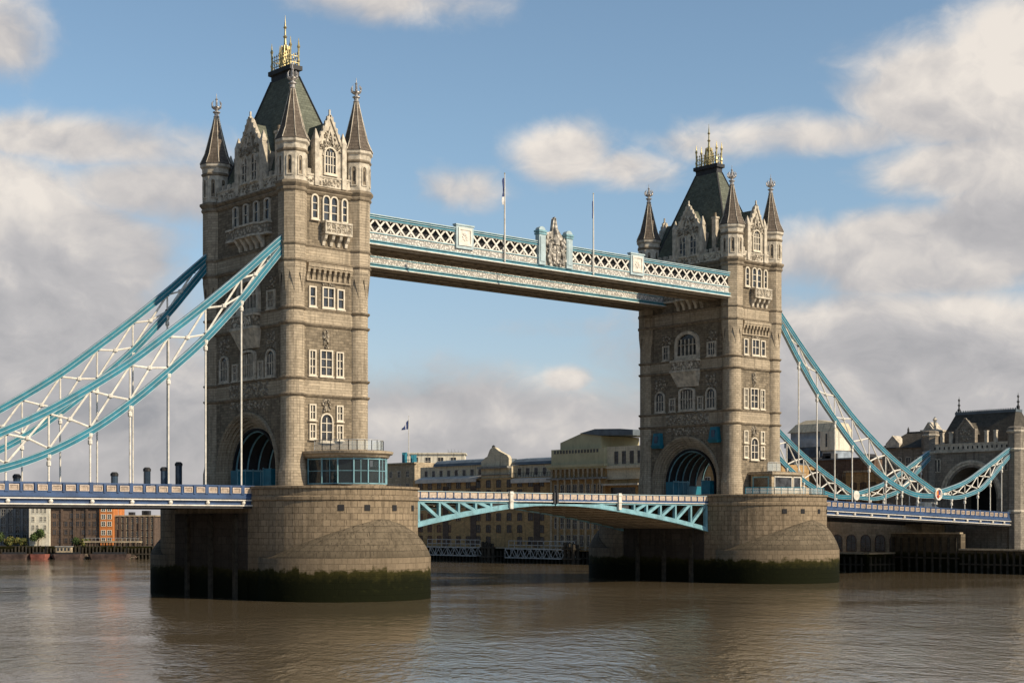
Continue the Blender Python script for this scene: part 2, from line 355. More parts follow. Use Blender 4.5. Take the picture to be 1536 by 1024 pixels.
# ------------------------------------------------------------------ towers
FACES = {'south': ((0, -WY, 0), (1, 0, 0), (0, -1, 0), HX), 'north': ((0, WY, 0), (-1, 0, 0), (0, 1, 0), HX),
         'west': ((-WX, 0, 0), (0, -1, 0), (-1, 0, 0), HY), 'east': ((WX, 0, 0), (0, 1, 0), (1, 0, 0), HY)}
def outline(u0, u1, z0, z1, arch):
    if not arch: return [(u0, z0), (u0, z1), (u1, z1), (u1, z0)]
    c = (u0 + u1) / 2; hw = (u1 - u0) / 2; rise = hw * arch; n = 8
    return [(u0, z0)] + [(c - hw * math.cos(math.pi * k / n), z1 - rise + rise * math.sin(math.pi * k / n) ** .8) for k in range(n + 1)] + [(u1, z0)]
def window(parent, F, u0, u1, z0, z1, arch=0, nm=1, nt=1, bw=.17, pr=.24, frame='sill', one=False, name='window'):
    """stone surround, mullions and a dark pane set back in it"""
    b = MB(frame, 'glass').frame(*F[:3])
    o = outline(u0, u1, z0, z1, arch); i = outline(u0 + bw, u1 - bw, z0 + bw, z1 - bw, arch)
    b.ring(o, i, 1, -.05, pr, True)
    b.box(u0 - .1, u1 + .1, -.05, pr + .1, z0 - .16, z0)                      # sill
    zt = z1 - bw - ((u1 - u0) / 2 * arch * .35 if arch else 0)
    for k in range(1, nm + 1):
        u = u0 + bw + (u1 - u0 - 2 * bw) * k / (nm + 1); b.box(u - .06, u + .06, .02, pr - .08, z0 + bw, zt)
    for k in range(1, nt + 1):
        z = z0 + bw + (z1 - z0 - 2 * bw) * k / (nt + 1); b.box(u0 + bw, u1 - bw, .02, pr - .1, z - .05, z + .05)
    if one:
        b.use(1).prism(i, 1, -.04, .03); return b.build(name, parent)
    f = b.build(name, parent)
    p = MB('glass').frame(*F[:3]); p.prism(i, 1, -.04, .03); p.build('pane', f); return f
def carve(b, u0, u1, z0, z1, n, depth, cnt, smin=.12, smax=.4):
    """clustered carved relief standing out of a face"""
    rnd = random.Random(int(u0 * 91 + z0 * 37 + cnt))
    for _ in range(cnt):
        u = rnd.uniform(u0, u1); z = rnd.uniform(z0, z1); s_ = rnd.uniform(smin, smax) / 2; dp = depth * rnd.uniform(.4, 1)
        k = rnd.uniform(.6, 1.5)
        b.hexa([(u - s_, n, z - s_ * k), (u + s_, n, z - s_ * k), (u + s_ * .5, n + dp, z - s_ * k * .5), (u - s_ * .5, n + dp, z - s_ * k * .5),
                (u - s_, n, z + s_ * k), (u + s_, n, z + s_ * k), (u + s_ * .5, n + dp, z + s_ * k * .5), (u - s_ * .5, n + dp, z + s_ * k * .5)])

def make_tower(x):
    T = empty('bridge_tower', (x, 0, 13.5))
    base = 13.5
    class PT:                                         # parts are written with heights above the water
        pass
    root = bpy.data.objects.new('tmp', None)
    made = []
    def fin(o): made.append(o); return o
    def part(b, name, parent=None, smooth=False):
        o = b.build(name, parent, smooth)
        if parent is None: made.append(o)
        return o
    def win(F, *a, **k):
        o = window(None, F, *a, **k); made.append(o); return o
    # wall: one block pierced by the road arch
    a_in = arc(6.95, 16., 7.0, 24)
    poly = [(-WY, base), (-WY, 51.2), (WY, 51.2), (WY, base)] + [(6.95, base)] + a_in[::-1] + [(-6.95, base)]
    b = MB('body', 'turret'); b.prism(poly, 0, -WX, WX)
    # smoother band courses
    b.use(1)
    for (z0, z1) in ((25.1, 26.95), (33.9, 35.5), (41.7, 43.4)):
        for f in FACES.values():
            b.frame(*f[:3]); hw = f[3]; b.box(-hw + 1.2, hw - 1.2, 0, .10, z0, z1)
    part(b, 'wall')
    # mouldings round the road arch, stepping back
    for f in (FACES['west'], FACES['east']):
        b = MB('turret').frame(*f[:3])
        st = [(7.2, 23.3, .34), (6.9, 22.95, .12), (6.62, 22.65, -.22), (6.35, 22.35, -.55), (6.05, 22.0, -.9), (5.75, 21.7, -1.25), (5.4, 21.3, -1.6)]
        for (h0, a0, n0), (h1, a1, n1) in zip(st, st[1:]):
            o = [(-h0, base)] + arc(h0, 16., a0 - 16., 24) + [(h0, base)]; i = [(-h1, base)] + arc(h1, 16., a1 - 16., 24) + [(h1, base)]
            b.ring(o, i, 1, -5.5, n0); o2 = [(-h0 + .05, base)] + arc(h0 - .05, 16., a0 - .06 - 16., 24) + [(h0 - .05, base)]; i2 = [(-h0 + .14, base)] + arc(h0 - .14, 16., a0 - .16 - 16., 24) + [(h0 - .14, base)]
            b.ring(o2, i2, 1, n0 - .1, n0 + .09)
        part(b, 'arch_moulding')
    # blue ribbed lining of the road passage
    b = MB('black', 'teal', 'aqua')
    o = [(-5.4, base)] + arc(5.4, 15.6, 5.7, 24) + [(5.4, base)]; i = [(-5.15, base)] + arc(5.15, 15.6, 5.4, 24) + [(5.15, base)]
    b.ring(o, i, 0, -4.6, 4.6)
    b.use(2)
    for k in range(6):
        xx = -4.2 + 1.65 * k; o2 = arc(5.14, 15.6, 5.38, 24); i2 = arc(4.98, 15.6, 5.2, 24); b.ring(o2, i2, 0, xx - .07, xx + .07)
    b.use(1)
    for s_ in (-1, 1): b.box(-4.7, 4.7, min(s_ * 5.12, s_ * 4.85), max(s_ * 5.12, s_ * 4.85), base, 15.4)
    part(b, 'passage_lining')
    for s_ in (-1, 1):
        b = MB('teal', 'aqua', 'wblue'); xe = 4.2 if s_ < 0 else -1.4
        b.box(-5.2, xe, min(s_ * 4.8, s_ * 3.1), max(s_ * 4.8, s_ * 3.1), base, 16.)
        b.use(1)
        for k in range(9 if s_ < 0 else 4): b.box(-5.3 + k * 1.15, -5.18 + k * 1.15, min(s_ * 3.02, s_ * 3.1), max(s_ * 3.02, s_ * 3.1), base, 16.2)
        b.box(-5.3, xe, min(s_ * 2.98, s_ * 3.1), max(s_ * 2.98, s_ * 3.1), 15.9, 16.1)
        part(b, 'toll_kiosk')
    # string courses round walls (the turrets carry their own rings)
    for (z, h_, pr) in ((25., .3, .28), (27.05, .26, .24), (33.75, .3, .28), (35.6, .26, .24), (41.45, .32, .32), (43.45, .28, .26), (50.1, .42, .36), (50.62, .42, .58)):
        b = MB('string')
        for f in FACES.values():
            b.frame(*f[:3]); hw = f[3] - 1.1
            b.prism([(-.03, z - h_ * .7), (pr * .45, z - h_ * .6), (pr, z + h_ * .1), (pr, z + h_ * .45), (-.03, z + h_ * .75)], 0, -hw, hw)
        part(b, 'string_course')
    # river faces and road faces: windows
    for nm_ in ('south', 'north'):
        F = FACES[nm_]
        for (a0, a1, z0, z1) in ((-2.93, -1.93, 21.95, 23.95), (-2.93, -1.93, 19.6, 21.55), (1.15, 2.15, 21.95, 23.95), (1.15, 2.15, 19.6, 21.55)): win(F, a0, a1, z0, z1, nt=1, nm=1)
        win(F, -1.3, .62, 19.3, 22.9, arch=1.15, nt=2, nm=1)
        win(F, -3.0, -1.92, 27.45, 30.65, nt=2); win(F, -1.35, .58, 27.45, 30.75, nt=2, nm=1); win(F, 1.08, 2.22, 27.45, 30.65, nt=2)
        win(F, -2.98, -1.9, 35.95, 38.5, nt=1, nm=0); win(F, -1.02, .86, 35.95, 38.6, nt=1, nm=1); win(F, 1.22, 2.34, 35.95, 38.5, nt=1, nm=0)
        win(F, -2.66, -1.55, 46.8, 49.95, arch=1.2, nt=2, nm=0, bw=.2)
        win(F, -.98, .2, 46.7, 50., arch=1.2, nt=2, nm=0, bw=.17); win(F, .2, 1.38, 46.7, 50., arch=1.2, nt=2, nm=0, bw=.17)
        win(F, 1.86, 2.86, 46.8, 49.95, arch=1.2, nt=2, nm=0, bw=.2)
        # corbel table over the third storey
        b = MB('turret').frame(*F[:3]); b.box(-3.3, 3.3, 0, .62, 40.85, 41.3); b.box(-3.3, 3.3, 0, .2, 39.1, 39.3)
        for k in range(9):
            u = -3.15 + k * .79
            b.prism([(0, 39.3), (.16, 39.3), (.22, 39.9), (.45, 40.2), (.5, 40.5), (.56, 40.85), (0, 40.85)], 0, u - .17, u + .17)
            if k < 8: b.ring(arc(.31, 40.35, .3, 6, u + .395), [(u + .395 - .4, 40.85)] * 3 + [(u + .395, 40.86)] + [(u + .395 + .4, 40.85)] * 3, 1, 0, .5)
        part(b, 'corbel_table')
        # carved panels
        b = MB('carve').frame(*F[:3]); carve(b, -.9, .2, 23.1, 24.6, 0, .3, 40, .15, .45); part(b, 'carved_panel')
        b = MB('carve').frame(*F[:3]); carve(b, -.75, -.05, 31.0, 33.1, 0, .35, 40, .15, .4); part(b, 'carved_panel')
        b = MB('carve').frame(*F[:3]); carve(b, -1.0, .9, 38.75, 39.05, 0, .2, 26, .12, .3); part(b, 'carved_panel')
        # balcony on brackets
        b = MB('trim', 'carve').frame(*F[:3])
        b.box(-1.15, 2.95, 0, 1.05, 45.05, 45.3); b.box(-1.15, 2.95, 0, 1.12, 46.45, 46.7)
        b.use(1).box(-1.1, 2.9, .85, 1.0, 45.3, 46.45); b.box(-1.1, -.95, 0, .9, 45.3, 46.45); b.box(2.75, 2.9, 0, .9, 45.3, 46.45)
        b.use(0)
        for k in range(6): u = -1.05 + k * .78; b.box(u - .07, u + .09, .84, 1.06, 45.3, 46.45)
        carve(b, -.8, 2.6, 45.4, 46.35, 1.0, .14, 40, .12, .3)
        bal = part(b, 'balcony')
        for k in range(4):
            b = MB('trim').frame(*F[:3]); u = -.85 + k * 1.13
            b.prism([(0, 43.7), (.25, 43.7), (.35, 44.2), (.7, 44.5), (.9, 45.05), (0, 45.05)], 0, u - .2, u + .2); b.build('corbel', bal)
    for nm_ in ('west', 'east'):
        F = FACES[nm_]
        # storey 2: traceried lights; storey 3: tall central arch; storey 4: row of four
        win(F, -1.35, 2.0, 27.4, 31.15, arch=.35, nm=4, nt=1, bw=.28, pr=.4, frame='trim')
        win(F, -6.8, -4.6, 27.4, 30.9, arch=1.1, nm=2, nt=1, bw=.25, frame='trim'); win(F, 4.3, 6.5, 27.4, 30.9, arch=1.1, nm=2, nt=1, bw=.25, frame='trim')
        win(F, -3.6, -2.3, 27.4, 29.6, nm=1, bw=.2, frame='trim'); win(F, 2.55, 3.75, 27.4, 29.6, nm=1, bw=.2, frame='trim')
        win(F, -2.2, 3.0, 35.85, 40.3, arch=.85, nm=4, nt=1, bw=.5, pr=.45, frame='trim')
        win(F, -5.1, -3.6, 35.85, 38.3, nm=1, bw=.25, frame='trim'); win(F, 4.6, 6.5, 35.85, 38.2, nm=2, bw=.25, frame='trim')
        for (a0, a1) in ((-3.45, -2.2), (-.95, .25), (1.5, 2.75), (4., 5.35)): win(F, a0, a1, 46.95, 49.8, arch=.5, nt=1, nm=0, bw=.2, frame='trim')
        # oriel canopy over the second storey, carved friezes
        b = MB('trim', 'carve').frame(*F[:3])
        b.hexa([(-2., 0, 31.3), (2.7, 0, 31.3), (2.3, .3, 31.3), (-1.6, .3, 31.3), (-2.4, 0, 33.6), (3.1, 0, 33.6), (3.1, 1.2, 33.6), (-2.4, 1.2, 33.6)])
        b.box(-2.5, 3.2, 0, 1.3, 33.6, 33.95); b.use(1).box(-2.3, 3., 0, 1.15, 33.95, 35.3); b.use(0).box(-2.5, 3.2, 0, 1.25, 35.3, 35.6)
        carve(b, -1.9, 2.5, 34., 35.2, 1.15, .15, 40, .15, .4)
        part(b, 'oriel_canopy')
        for q in ((-4.2, 4.9, 25.25, 26.8, .1, .2, 150, .2, .5), (4.4, 6.4, 31., 32.9, 0, .25, 50, .2, .45), (-6.7, -4.7, 31., 32.9, 0, .25, 50, .2, .45),
                  (-4.3, 4.6, 23.6, 24.6, 0, .15, 70, .2, .45), (4.6, 6.5, 38.5, 39.8, 0, .25, 40, .2, .4), (-5.3, -3.4, 38.5, 39.8, 0, .25, 40, .2, .4)):
            b = MB('carve').frame(*F[:3]); carve(b, *q); part(b, 'carved_panel')
        b = MB('trim', 'carve').frame(*F[:3])
        b.prism([(-4.4, 0), (-4.4, .7), (-2.2, .7), (-1.2, 1.25), (3., 1.25), (4., .7), (5.6, .7), (5.6, 0)], 2, 45.2, 45.45)
        b.prism([(-4.4, 0), (-4.4, .75), (-2.2, .75), (-1.2, 1.3), (3., 1.3), (4., .75), (5.6, .75), (5.6, 0)], 2, 46.6, 46.85)
        b.use(1).prism([(-4.3, 0), (-4.3, .6), (-2.2, .6), (-1.2, 1.15), (3., 1.15), (4., .6), (5.5, .6), (5.5, 0)], 2, 45.45, 46.6)
        bal = part(b, 'balcony')
        for k in range(5):
            b = MB('trim').frame(*F[:3]); u = -1.6 + k * 1.3
            b.prism([(0, 43.75), (.2, 43.75), (.35, 44.3), (.7, 44.7), (1.05, 45.2), (0, 45.2)], 0, u - .25, u + .25); b.build('corbel', bal)
    # parapets
    for f in FACES.values():
        b = MB('trim', 'carve').frame(*f[:3]); hw = f[3] - 1.2
        b.box(-hw, hw, -.45, .12, 51., 52.15); b.box(-hw, hw, -.5, .2, 52.15, 52.4)
        k = -hw + .35
        while k < hw - .5: b.box(k, k + .62, -.42, .08, 52.4, 53.0); k += 1.25
        b.use(1)
        carve(b, -hw, hw, 51.2, 52., .12, .1, int(hw * 14), .15, .35)
        part(b, 'parapet')
    # gabled dormers
    for nm_, hw, ap, cu in (('south', 2.05, 60., .18), ('north', 2.05, 60., .18), ('west', 2.95, 60.6, .55), ('east', 2.95, 60.6, .55)):
        F = FACES[nm_]; b = MB('trim', 'carve', 'slate').frame(*F[:3])
        sh = 56.2 if hw < 2.5 else 56.6
        b.prism([(cu - hw, 51.), (cu - hw, sh), (cu - hw * .82, sh + .2), (cu - .22, ap - .3), (cu, ap - .05), (cu + .22, ap - .3), (cu + hw * .82, sh + .2), (cu + hw, sh), (cu + hw, 51.)], 1, -.55, .05)
        # coping, side buttresses with pinnacles, crockets
        for s_ in (-1, 1):
            b.bar((cu + s_ * hw * .86, .02, sh + .1), (cu, .02, ap + .05), .42, .3)
            b.box(cu + s_ * hw - .32, cu + s_ * hw + .32, -.6, .34, 51., sh + .5)
            b.hexa([(cu + s_ * hw - .36, -.5, sh + .5), (cu + s_ * hw + .36, -.5, sh + .5), (cu + s_ * hw + .36, .36, sh + .5), (cu + s_ * hw - .36, .36, sh + .5)] +
                   [(cu + s_ * hw - .05, -.12, sh + 1.9), (cu + s_ * hw + .05, -.12, sh + 1.9), (cu + s_ * hw + .05, -.02, sh + 1.9), (cu + s_ * hw - .05, -.02, sh + 1.9)])
            for q in (.25, .45, .65, .82):
                uu = cu + s_ * hw * .86 * (1 - q); zz = sh + .3 + (ap - sh - .2) * q; b.box(uu - .14, uu + .14, -.12, .2, zz, zz + .42)
        b.box(cu - .1, cu + .1, -.1, .1, ap, ap + .75)
        b.ring([(cu - hw * .55, 54.9)] + [(cu, sh + 2.5)] + [(cu + hw * .55, 54.9)], [(cu - hw * .4, 54.9)] + [(cu, sh + 1.9)] + [(cu + hw * .4, 54.9)], 1, .03, .22)
        b.use(1); carve(b, cu - hw * .75, cu + hw * .75, 55.6 + (.4 if hw > 2.5 else 0), sh + .4, .05, .28, int(34 * hw), .15, .45); carve(b, cu - hw * .4, cu + hw * .4, sh + .4, sh + 2., .05, .24, int(14 * hw), .12, .36)
        carve(b, cu - hw * .6, cu + hw * .6, 51.2, 52.4, .05, .2, int(12 * hw), .2, .4)
        b.use(2)                                                                        # little roof running back into the main one
        b.prism([(cu - hw * .9, sh - .6), (cu, ap - .7), (cu + hw * .9, sh - .6)], 1, -4.6, -.5)
        b.use(0).box(cu - hw * .9, cu - hw * .86, -4., -.5, 51., sh - .5); b.box(cu + hw * .86, cu + hw * .9, -4., -.5, 51., sh - .5)
        gb = part(b, 'gable')
        if hw < 2.5: window(gb, (Vector(F[0]) + Vector(F[2]) * .05, F[1], F[2]), cu - .98, cu + .98, 52.6, 56.1, arch=1.3, nm=3, nt=2, bw=.2, one=True)
        else:
            for s_ in (-1, 1): window(gb, (Vector(F[0]) + Vector(F[2]) * .05, F[1], F[2]), cu + s_ * 1.15 - .78, cu + s_ * 1.15 + .78, 52.4, 55.9, arch=1.25, nm=1, nt=2, bw=.14, one=True, frame='trim')
    # main roof
    b = MB('slate', 'steel')
    def rect(hx, hy, z): return [(-hx, -hy, z), (hx, -hy, z), (hx, hy, z), (-hx, hy, z)]
    b.loft([rect(4.75, 8.3, 51.), rect(4.4, 7.9, 53), rect(.62, 2.25, 66.6)])
    b.use(1).loft([rect(.66, 2.3, 66.4), rect(.66, 2.3, 67.2), rect(.95, 2.6, 67.35), rect(.95, 2.6, 67.9), rect(.7, 2.3, 68.0)])
    for sx in (-1, 1):
        for sy in (-1, 1): b.bar((sx * 4.4, sy * 7.9, 53), (sx * .64, sy * 2.27, 66.6), .22)
    part(b, 'roof')
    # gilded cresting
    b = MB('gold')
    for sx in (-.62, .62):
        for sy in (-2.2, 2.2): b.lathe((sx, sy), [(.16, 68), (.12, 68.4), (.2, 68.6), (.1, 69.), (.13, 70.2), (.22, 70.5), (.12, 70.7), (.02, 71.6)], 8)
    for sx in (-.62, .62):
        b.bar((sx, -2.2, 68.35), (sx, 2.2, 68.35), .09); b.bar((sx, -2.2, 69.2), (sx, 2.2, 69.2), .07)
        for k in range(9):
            y = -2. + k * .5; b.bar((sx, y, 68.), (sx, y, 69.5 if k % 2 else 69.9), .07); b.lathe((sx, y), [(.02, 69.5), (.13, 69.65), (.02, 69.85)], 6)
            if k < 8: b.bar((sx, y, 68.4), (sx, y + .5, 69.2), .06)
    for sy in (-2.2, 2.2):
        b.bar((-.62, sy, 68.35), (.62, sy, 68.35), .09); b.bar((-.62, sy, 69.2), (.62, sy, 69.2), .07)
    b.lathe((0, 0), [(.4, 68.), (.34, 68.5), (.46, 68.7), (.28, 69.), (.26, 70.3), (.44, 70.5), (.36, 70.8), (.18, 71.1), (.14, 71.9), (.28, 72.1), (.12, 72.3), (.1, 73.1), (.24, 73.3), (.12, 73.5), (.05, 74.3), (.02, 74.9)], 10)
    for k in range(8):
        a_ = k * math.pi / 4; b.bar((.7 * math.cos(a_), .9 * math.sin(a_), 68.), (.5 * math.cos(a_), .5 * math.sin(a_), 70.9), .1)
    part(b, 'cresting')
    # corner turrets
    O8 = math.pi / 8
    for sx in (-1, 1):
        for sy in (-1, 1):
            c = (sx * HX, sy * HY); b = MB('turret', 'string', 'black', 'trim')
            b.lathe(c, [(1.75, base), (1.75, 15.6), (1.6, 16.4), (1.47, 17.2), (1.47, 40.6)], 28)
            b.use(1)
            for z in (25., 27.05, 33.75, 35.6): b.lathe(c, [(1.45, z - .25), (1.56, z - .18), (1.74, z), (1.74, z + .14), (1.45, z + .22)], 28)
            b.use(0)
            ro = 1.80; vt = [(c[0] + ro * math.cos(O8 + k * math.pi / 4), c[1] + ro * math.sin(O8 + k * math.pi / 4)) for k in range(8)]
            vb = [(c[0] + 1.49 * math.cos(O8 + k * math.pi / 4), c[1] + 1.49 * math.sin(O8 + k * math.pi / 4)) for k in range(8)]
            for k in range(8):
                j = (k + 1) % 8; mid = ((vt[k][0] + vt[j][0]) / 2, (vt[k][1] + vt[j][1]) / 2)
                q = [b.V((*vt[k], 40.6)), b.V((*vt[j], 40.6)), b.V((*vb[j], 37.5)), b.V((*mid, 40.05)), b.V((*vb[k], 37.5))]
                b.F((q[0], q[3], q[4])); b.F((q[0], q[1], q[3])); b.F((q[1], q[2], q[3]))
                mi = (c[0] + (mid[0] - c[0]) * .9, c[1] + (mid[1] - c[1]) * .9)
                b.use(2); r_ = b.V((*mi, 40.0)); b.F((q[3], r_, q[4])); b.F((q[3], q[2], r_)); b.use(0)
            b.lathe(c, [(ro, 40.55), (ro, 50.0)], 8, O8)
            b.use(1)
            for z, p_ in ((41.45, .16), (43.45, .14)): b.lathe(c, [(ro - .02, z - .25), (ro + p_, z - .05), (ro + p_, z + .12), (ro - .02, z + .22)], 8, O8)
            b.lathe(c, [(ro - .02, 49.75), (ro + .2, 50.0), (ro + .2, 50.2), (ro + .1, 50.35), (ro + .42, 50.75), (ro + .42, 51.0), (ro + .1, 51.15)], 8, O8)
            b.use(3); b.lathe(c, [(1.84, 51.1), (1.84, 54.8)], 8, O8); b.use(1)
            b.lathe(c, [(1.84, 54.6), (2.0, 54.8), (2.0, 54.95), (1.86, 55.05)], 8, O8)
            b.use(3); b.lathe(c, [(1.86, 55.), (1.9, 55.6), (2.14, 55.85), (2.14, 56.2), (2.0, 56.3)], 8, O8)
            for k in range(8):                                                           # niches with pointed heads
                an = k * math.pi / 4; nv = Vector((math.cos(an), math.sin(an), 0)); uv_ = Vector((-nv.y, nv.x, 0))
                b.frame(Vector((*c, 0)) + nv * 1.70, uv_, nv)
                o_ = outline(-.4, .4, 51.7, 54.3, 1.2); i_ = outline(-.25, .25, 51.85, 54.1, 1.2); b.use(3); b.ring(o_, i_, 1, -.03, .10, True); b.use(1); b.prism(i_, 1, -.03, .015); b.use(2); b.prism(outline(-.08, .08, 52.3, 53.6, 1.2), 1, -.03, .03); b.xf = None
            tu = part(b, 'turret')
            b = MB('spire', 'trim')
            b.lathe(c, [(2.2, 56.2), (2.05, 56.45), (1.55, 57.6), (1.1, 59.3), (.62, 61.2), (.3, 62.6)], 8, O8)
            b.use(1)
            for k in range(8):
                ca, sa = math.cos(O8 + k * math.pi / 4), math.sin(O8 + k * math.pi / 4)
                b.tube([(c[0] + r_ * ca, c[1] + r_ * sa, z) for r_, z in ((2.18, 56.3), (1.56, 57.6), (1.11, 59.3), (.63, 61.2), (.31, 62.6))], .055, 5)
            b.build('spire', tu)
            b = MB('finial')
            b.lathe(c, [(.3, 62.55), (.42, 62.7), (.28, 62.85), (.3, 63.1), (.5, 63.25), (.5, 63.35), (.2, 63.45), (.22, 63.6), (.48, 63.85), (.42, 64.0), (.14, 64.1), (.12, 64.9), (.2, 65.0), (.05, 65.2), (.03, 65.75)], 10)
            for k in range(6):
                ca, sa = math.cos(k * math.pi / 3), math.sin(k * math.pi / 3)
                b.tube([(c[0] + r_ * ca, c[1] + r_ * sa, z) for r_, z in ((.3, 63.75), (.62, 64.0), (.68, 64.4), (.45, 64.8))], [.13, .12, .1, .03], 6)
            b.build('finial', tu)
    # chimney stack beside the roof
    b = MB('trim', 'string'); b.box(-4.5, -3.8, -5.4, -4.6, 52., 58.); b.box(-4.6, -3.7, -5.5, -4.5, 58., 58.3)
    b.use(1).lathe((-4.15, -5.0), [(.22, 58.3), (.2, 59.0)], 8)
    part(b, 'chimney')
    for o in made:
        o.parent = T; o.location = (0, 0, -base)
    bpy.data.objects.remove(root)
    return T
TL = make_tower(-TX)
tag(TL, 'tall gothic stone tower on the left and nearer pier, its glass pavilion at the foot', 'tower', 'stone towers of the bridge')
TR = copy_tree(TL); TR.location.x = TX
TR['label'] = 'tall gothic stone tower on the farther right pier, with two teal boxes over its arch'
F = FACES['west']
for (u, z) in ((-5.9, 21.5), (6.5, 22.0)):
    b = MB('teal', 'wblue').frame((F[0][0], F[0][1], -13.5), F[1], F[2])
    b.hexa([(u - .9, 0, z), (u + .9, 0, z), (u + .9, .8, z), (u - .9, .8, z), (u - 1.1, 0, z + .5), (u + 1.1, 0, z + .5), (u + 1.1, 1.05, z + .5), (u - 1.1, 1.05, z + .5)])
    b.hexa([(u - .95, 0, z + .5), (u + .95, 0, z + .5), (u + .95, .9, z + .5), (u - .95, .9, z + .5), (u - .7, 0, z + 2.5), (u + .7, 0, z + 2.5), (u + .7, .7, z + 2.5), (u - .7, .7, z + 2.5)])
    b.use(1).box(u - .35, u + .35, .6, .92, z + .9, z + 2.); b.build('oriel_box', TR)

# ------------------------------------------------------------------ piers
def make_pier(x):
    T = empty('bridge_pier', (x, 0, 0))
    RR = 10.9; YS = 10.2; N = 28
    def stadium(r, ys, z):
        pts = [(r * math.cos(-math.pi + math.pi * k / N), -ys + r * math.sin(-math.pi + math.pi * k / N), z) for k in range(N + 1)]
        pts += [(r * math.cos(math.pi * k / N), ys + r * math.sin(math.pi * k / N), z) for k in range(N + 1)]; return pts
    b = MB('pier')
    b.loft([stadium(RR, YS, -3), stadium(RR, YS, 11.9), stadium(RR + .16, YS, 12.0), stadium(RR + .16, YS, 12.35), stadium(RR, YS, 12.45), stadium(RR, YS, 13.3), stadium(RR + .22, YS, 13.35), stadium(RR + .22, YS, 13.62), stadium(RR, YS, 13.66)])
    b.build('pier_body', T)
    # cutwaters: ogival plan, capped by a hipped hood that dies into the round end
    for s_ in (-1, 1):
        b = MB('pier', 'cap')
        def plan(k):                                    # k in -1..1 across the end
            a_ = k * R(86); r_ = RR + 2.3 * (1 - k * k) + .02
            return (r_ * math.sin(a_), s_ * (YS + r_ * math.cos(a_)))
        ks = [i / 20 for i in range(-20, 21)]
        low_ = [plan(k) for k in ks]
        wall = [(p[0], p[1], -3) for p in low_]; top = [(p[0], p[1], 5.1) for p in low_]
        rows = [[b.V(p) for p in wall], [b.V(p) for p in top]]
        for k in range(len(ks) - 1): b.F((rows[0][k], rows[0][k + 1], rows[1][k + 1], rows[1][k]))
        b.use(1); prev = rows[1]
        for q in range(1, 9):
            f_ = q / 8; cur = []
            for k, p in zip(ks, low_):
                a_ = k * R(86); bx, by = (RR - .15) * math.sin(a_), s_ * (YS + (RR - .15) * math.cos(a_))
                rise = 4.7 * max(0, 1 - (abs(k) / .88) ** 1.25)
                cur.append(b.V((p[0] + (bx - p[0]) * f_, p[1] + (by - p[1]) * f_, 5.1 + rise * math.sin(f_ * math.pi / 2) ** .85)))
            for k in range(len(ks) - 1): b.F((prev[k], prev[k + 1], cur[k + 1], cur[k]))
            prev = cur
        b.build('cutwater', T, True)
    # drain openings near the top of the round end
    for a_ in (-118, -101, -80, -58, 60, 90, 120):
        ca, sa = math.cos(R(a_)), math.sin(R(a_)); yy = -YS if sa < 0 else YS
        b = MB('black').frame((RR * ca, yy + RR * sa, 0), (-sa, ca, 0), (ca, sa, 0)); b.box(-.36, .36, -.3, .06, 10.7, 11.4); b.build('drain_opening', T)
    # timber fenders on dark flank panels; the roadway's shade is in their colour
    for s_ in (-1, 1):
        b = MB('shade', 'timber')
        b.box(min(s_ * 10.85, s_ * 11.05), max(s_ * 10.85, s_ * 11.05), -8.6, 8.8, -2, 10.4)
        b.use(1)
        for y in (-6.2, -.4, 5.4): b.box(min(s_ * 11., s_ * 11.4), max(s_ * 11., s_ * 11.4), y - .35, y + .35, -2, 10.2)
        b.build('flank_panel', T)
    return T
PL = make_pier(-TX); tag(PL, 'broad granite pier under the nearer left tower, green with weed at the waterline', 'bridge pier', 'granite piers in the river')
PR = copy_tree(PL); PR.location.x = TX; PR['label'] = 'broad granite pier under the farther right tower, weed-green near the water'

# ------------------------------------------------------------------ suspension chains
UP = [(47.0, 44.4), (50.2, 41.6), (53.15, 39.0), (58.0, 35.0), (62.9, 31.2), (67.7, 27.6), (72.5, 24.5), (77.5, 21.6), (82.4, 19.2), (87.3, 17.1), (93.2, 14.75)]
LO = [(47.4, 42.9), (50.2, 39.6), (53.2, 36.1), (58.1, 31.0), (62.9, 26.8), (67.7, 22.9), (72.5, 19.6), (77.5, 17.0), (82.5, 15.2), (87.3, 14.25), (93.2, 14.2)]
US = [(93.2, 14.75), (98.1, 15.7), (103.4, 17.1), (110.5, 20.1), (115.2, 22.2), (119.4, 24.1)]
LS = [(93.2, 14.2), (97.5, 13.95), (101, 14.1), (106, 15.1), (109.5, 16.5), (114.5, 19.9), (119.4, 23.2)]
UPs, LOs, USs, LSs = spline(UP), spline(LO), spline(US), spline(LS)
HANG = [53.2 + 4.87 * k for k in range(8)]; HANGS = [98.1, 102.5, 106.9, 111.2, 115.2]
def deck_top(x): return 13.75 if x < 0 else 13.33 - .0304 * (x - 52)
SEC = [(0, .50, .24)]; FLN = [-.47, -.16, .16, .47]
def sweep(b, pts, y, sx, n0, n1, hw):
    rings = []
    for i, (x, z) in enumerate(pts):
        x0, z0 = pts[max(0, i - 1)]; x1, z1 = pts[min(len(pts) - 1, i + 1)]; l = math.hypot(x1 - x0, z1 - z0); nx, nz = -(z1 - z0) / l, (x1 - x0) / l
        rings.append([(sx * (x + nx * n0), y - hw, z + nz * n0), (sx * (x + nx * n0), y + hw, z + nz * n0), (sx * (x + nx * n1), y + hw, z + nz * n1), (sx * (x + nx * n1), y - hw, z + nz * n1)])
    b.loft(rings)
def chord(name, pts, y, sx, root, k=1.):
    b = MB('teal', 'tealhi')
    sweep(b, pts, y, sx, -.40 * k, .40 * k, .22); b.use(1)
    for n in (-.41, -.0, .41): sweep(b, pts, y, sx, n * k - .024, n * k + .024, .27)
    return b.build(name, root)
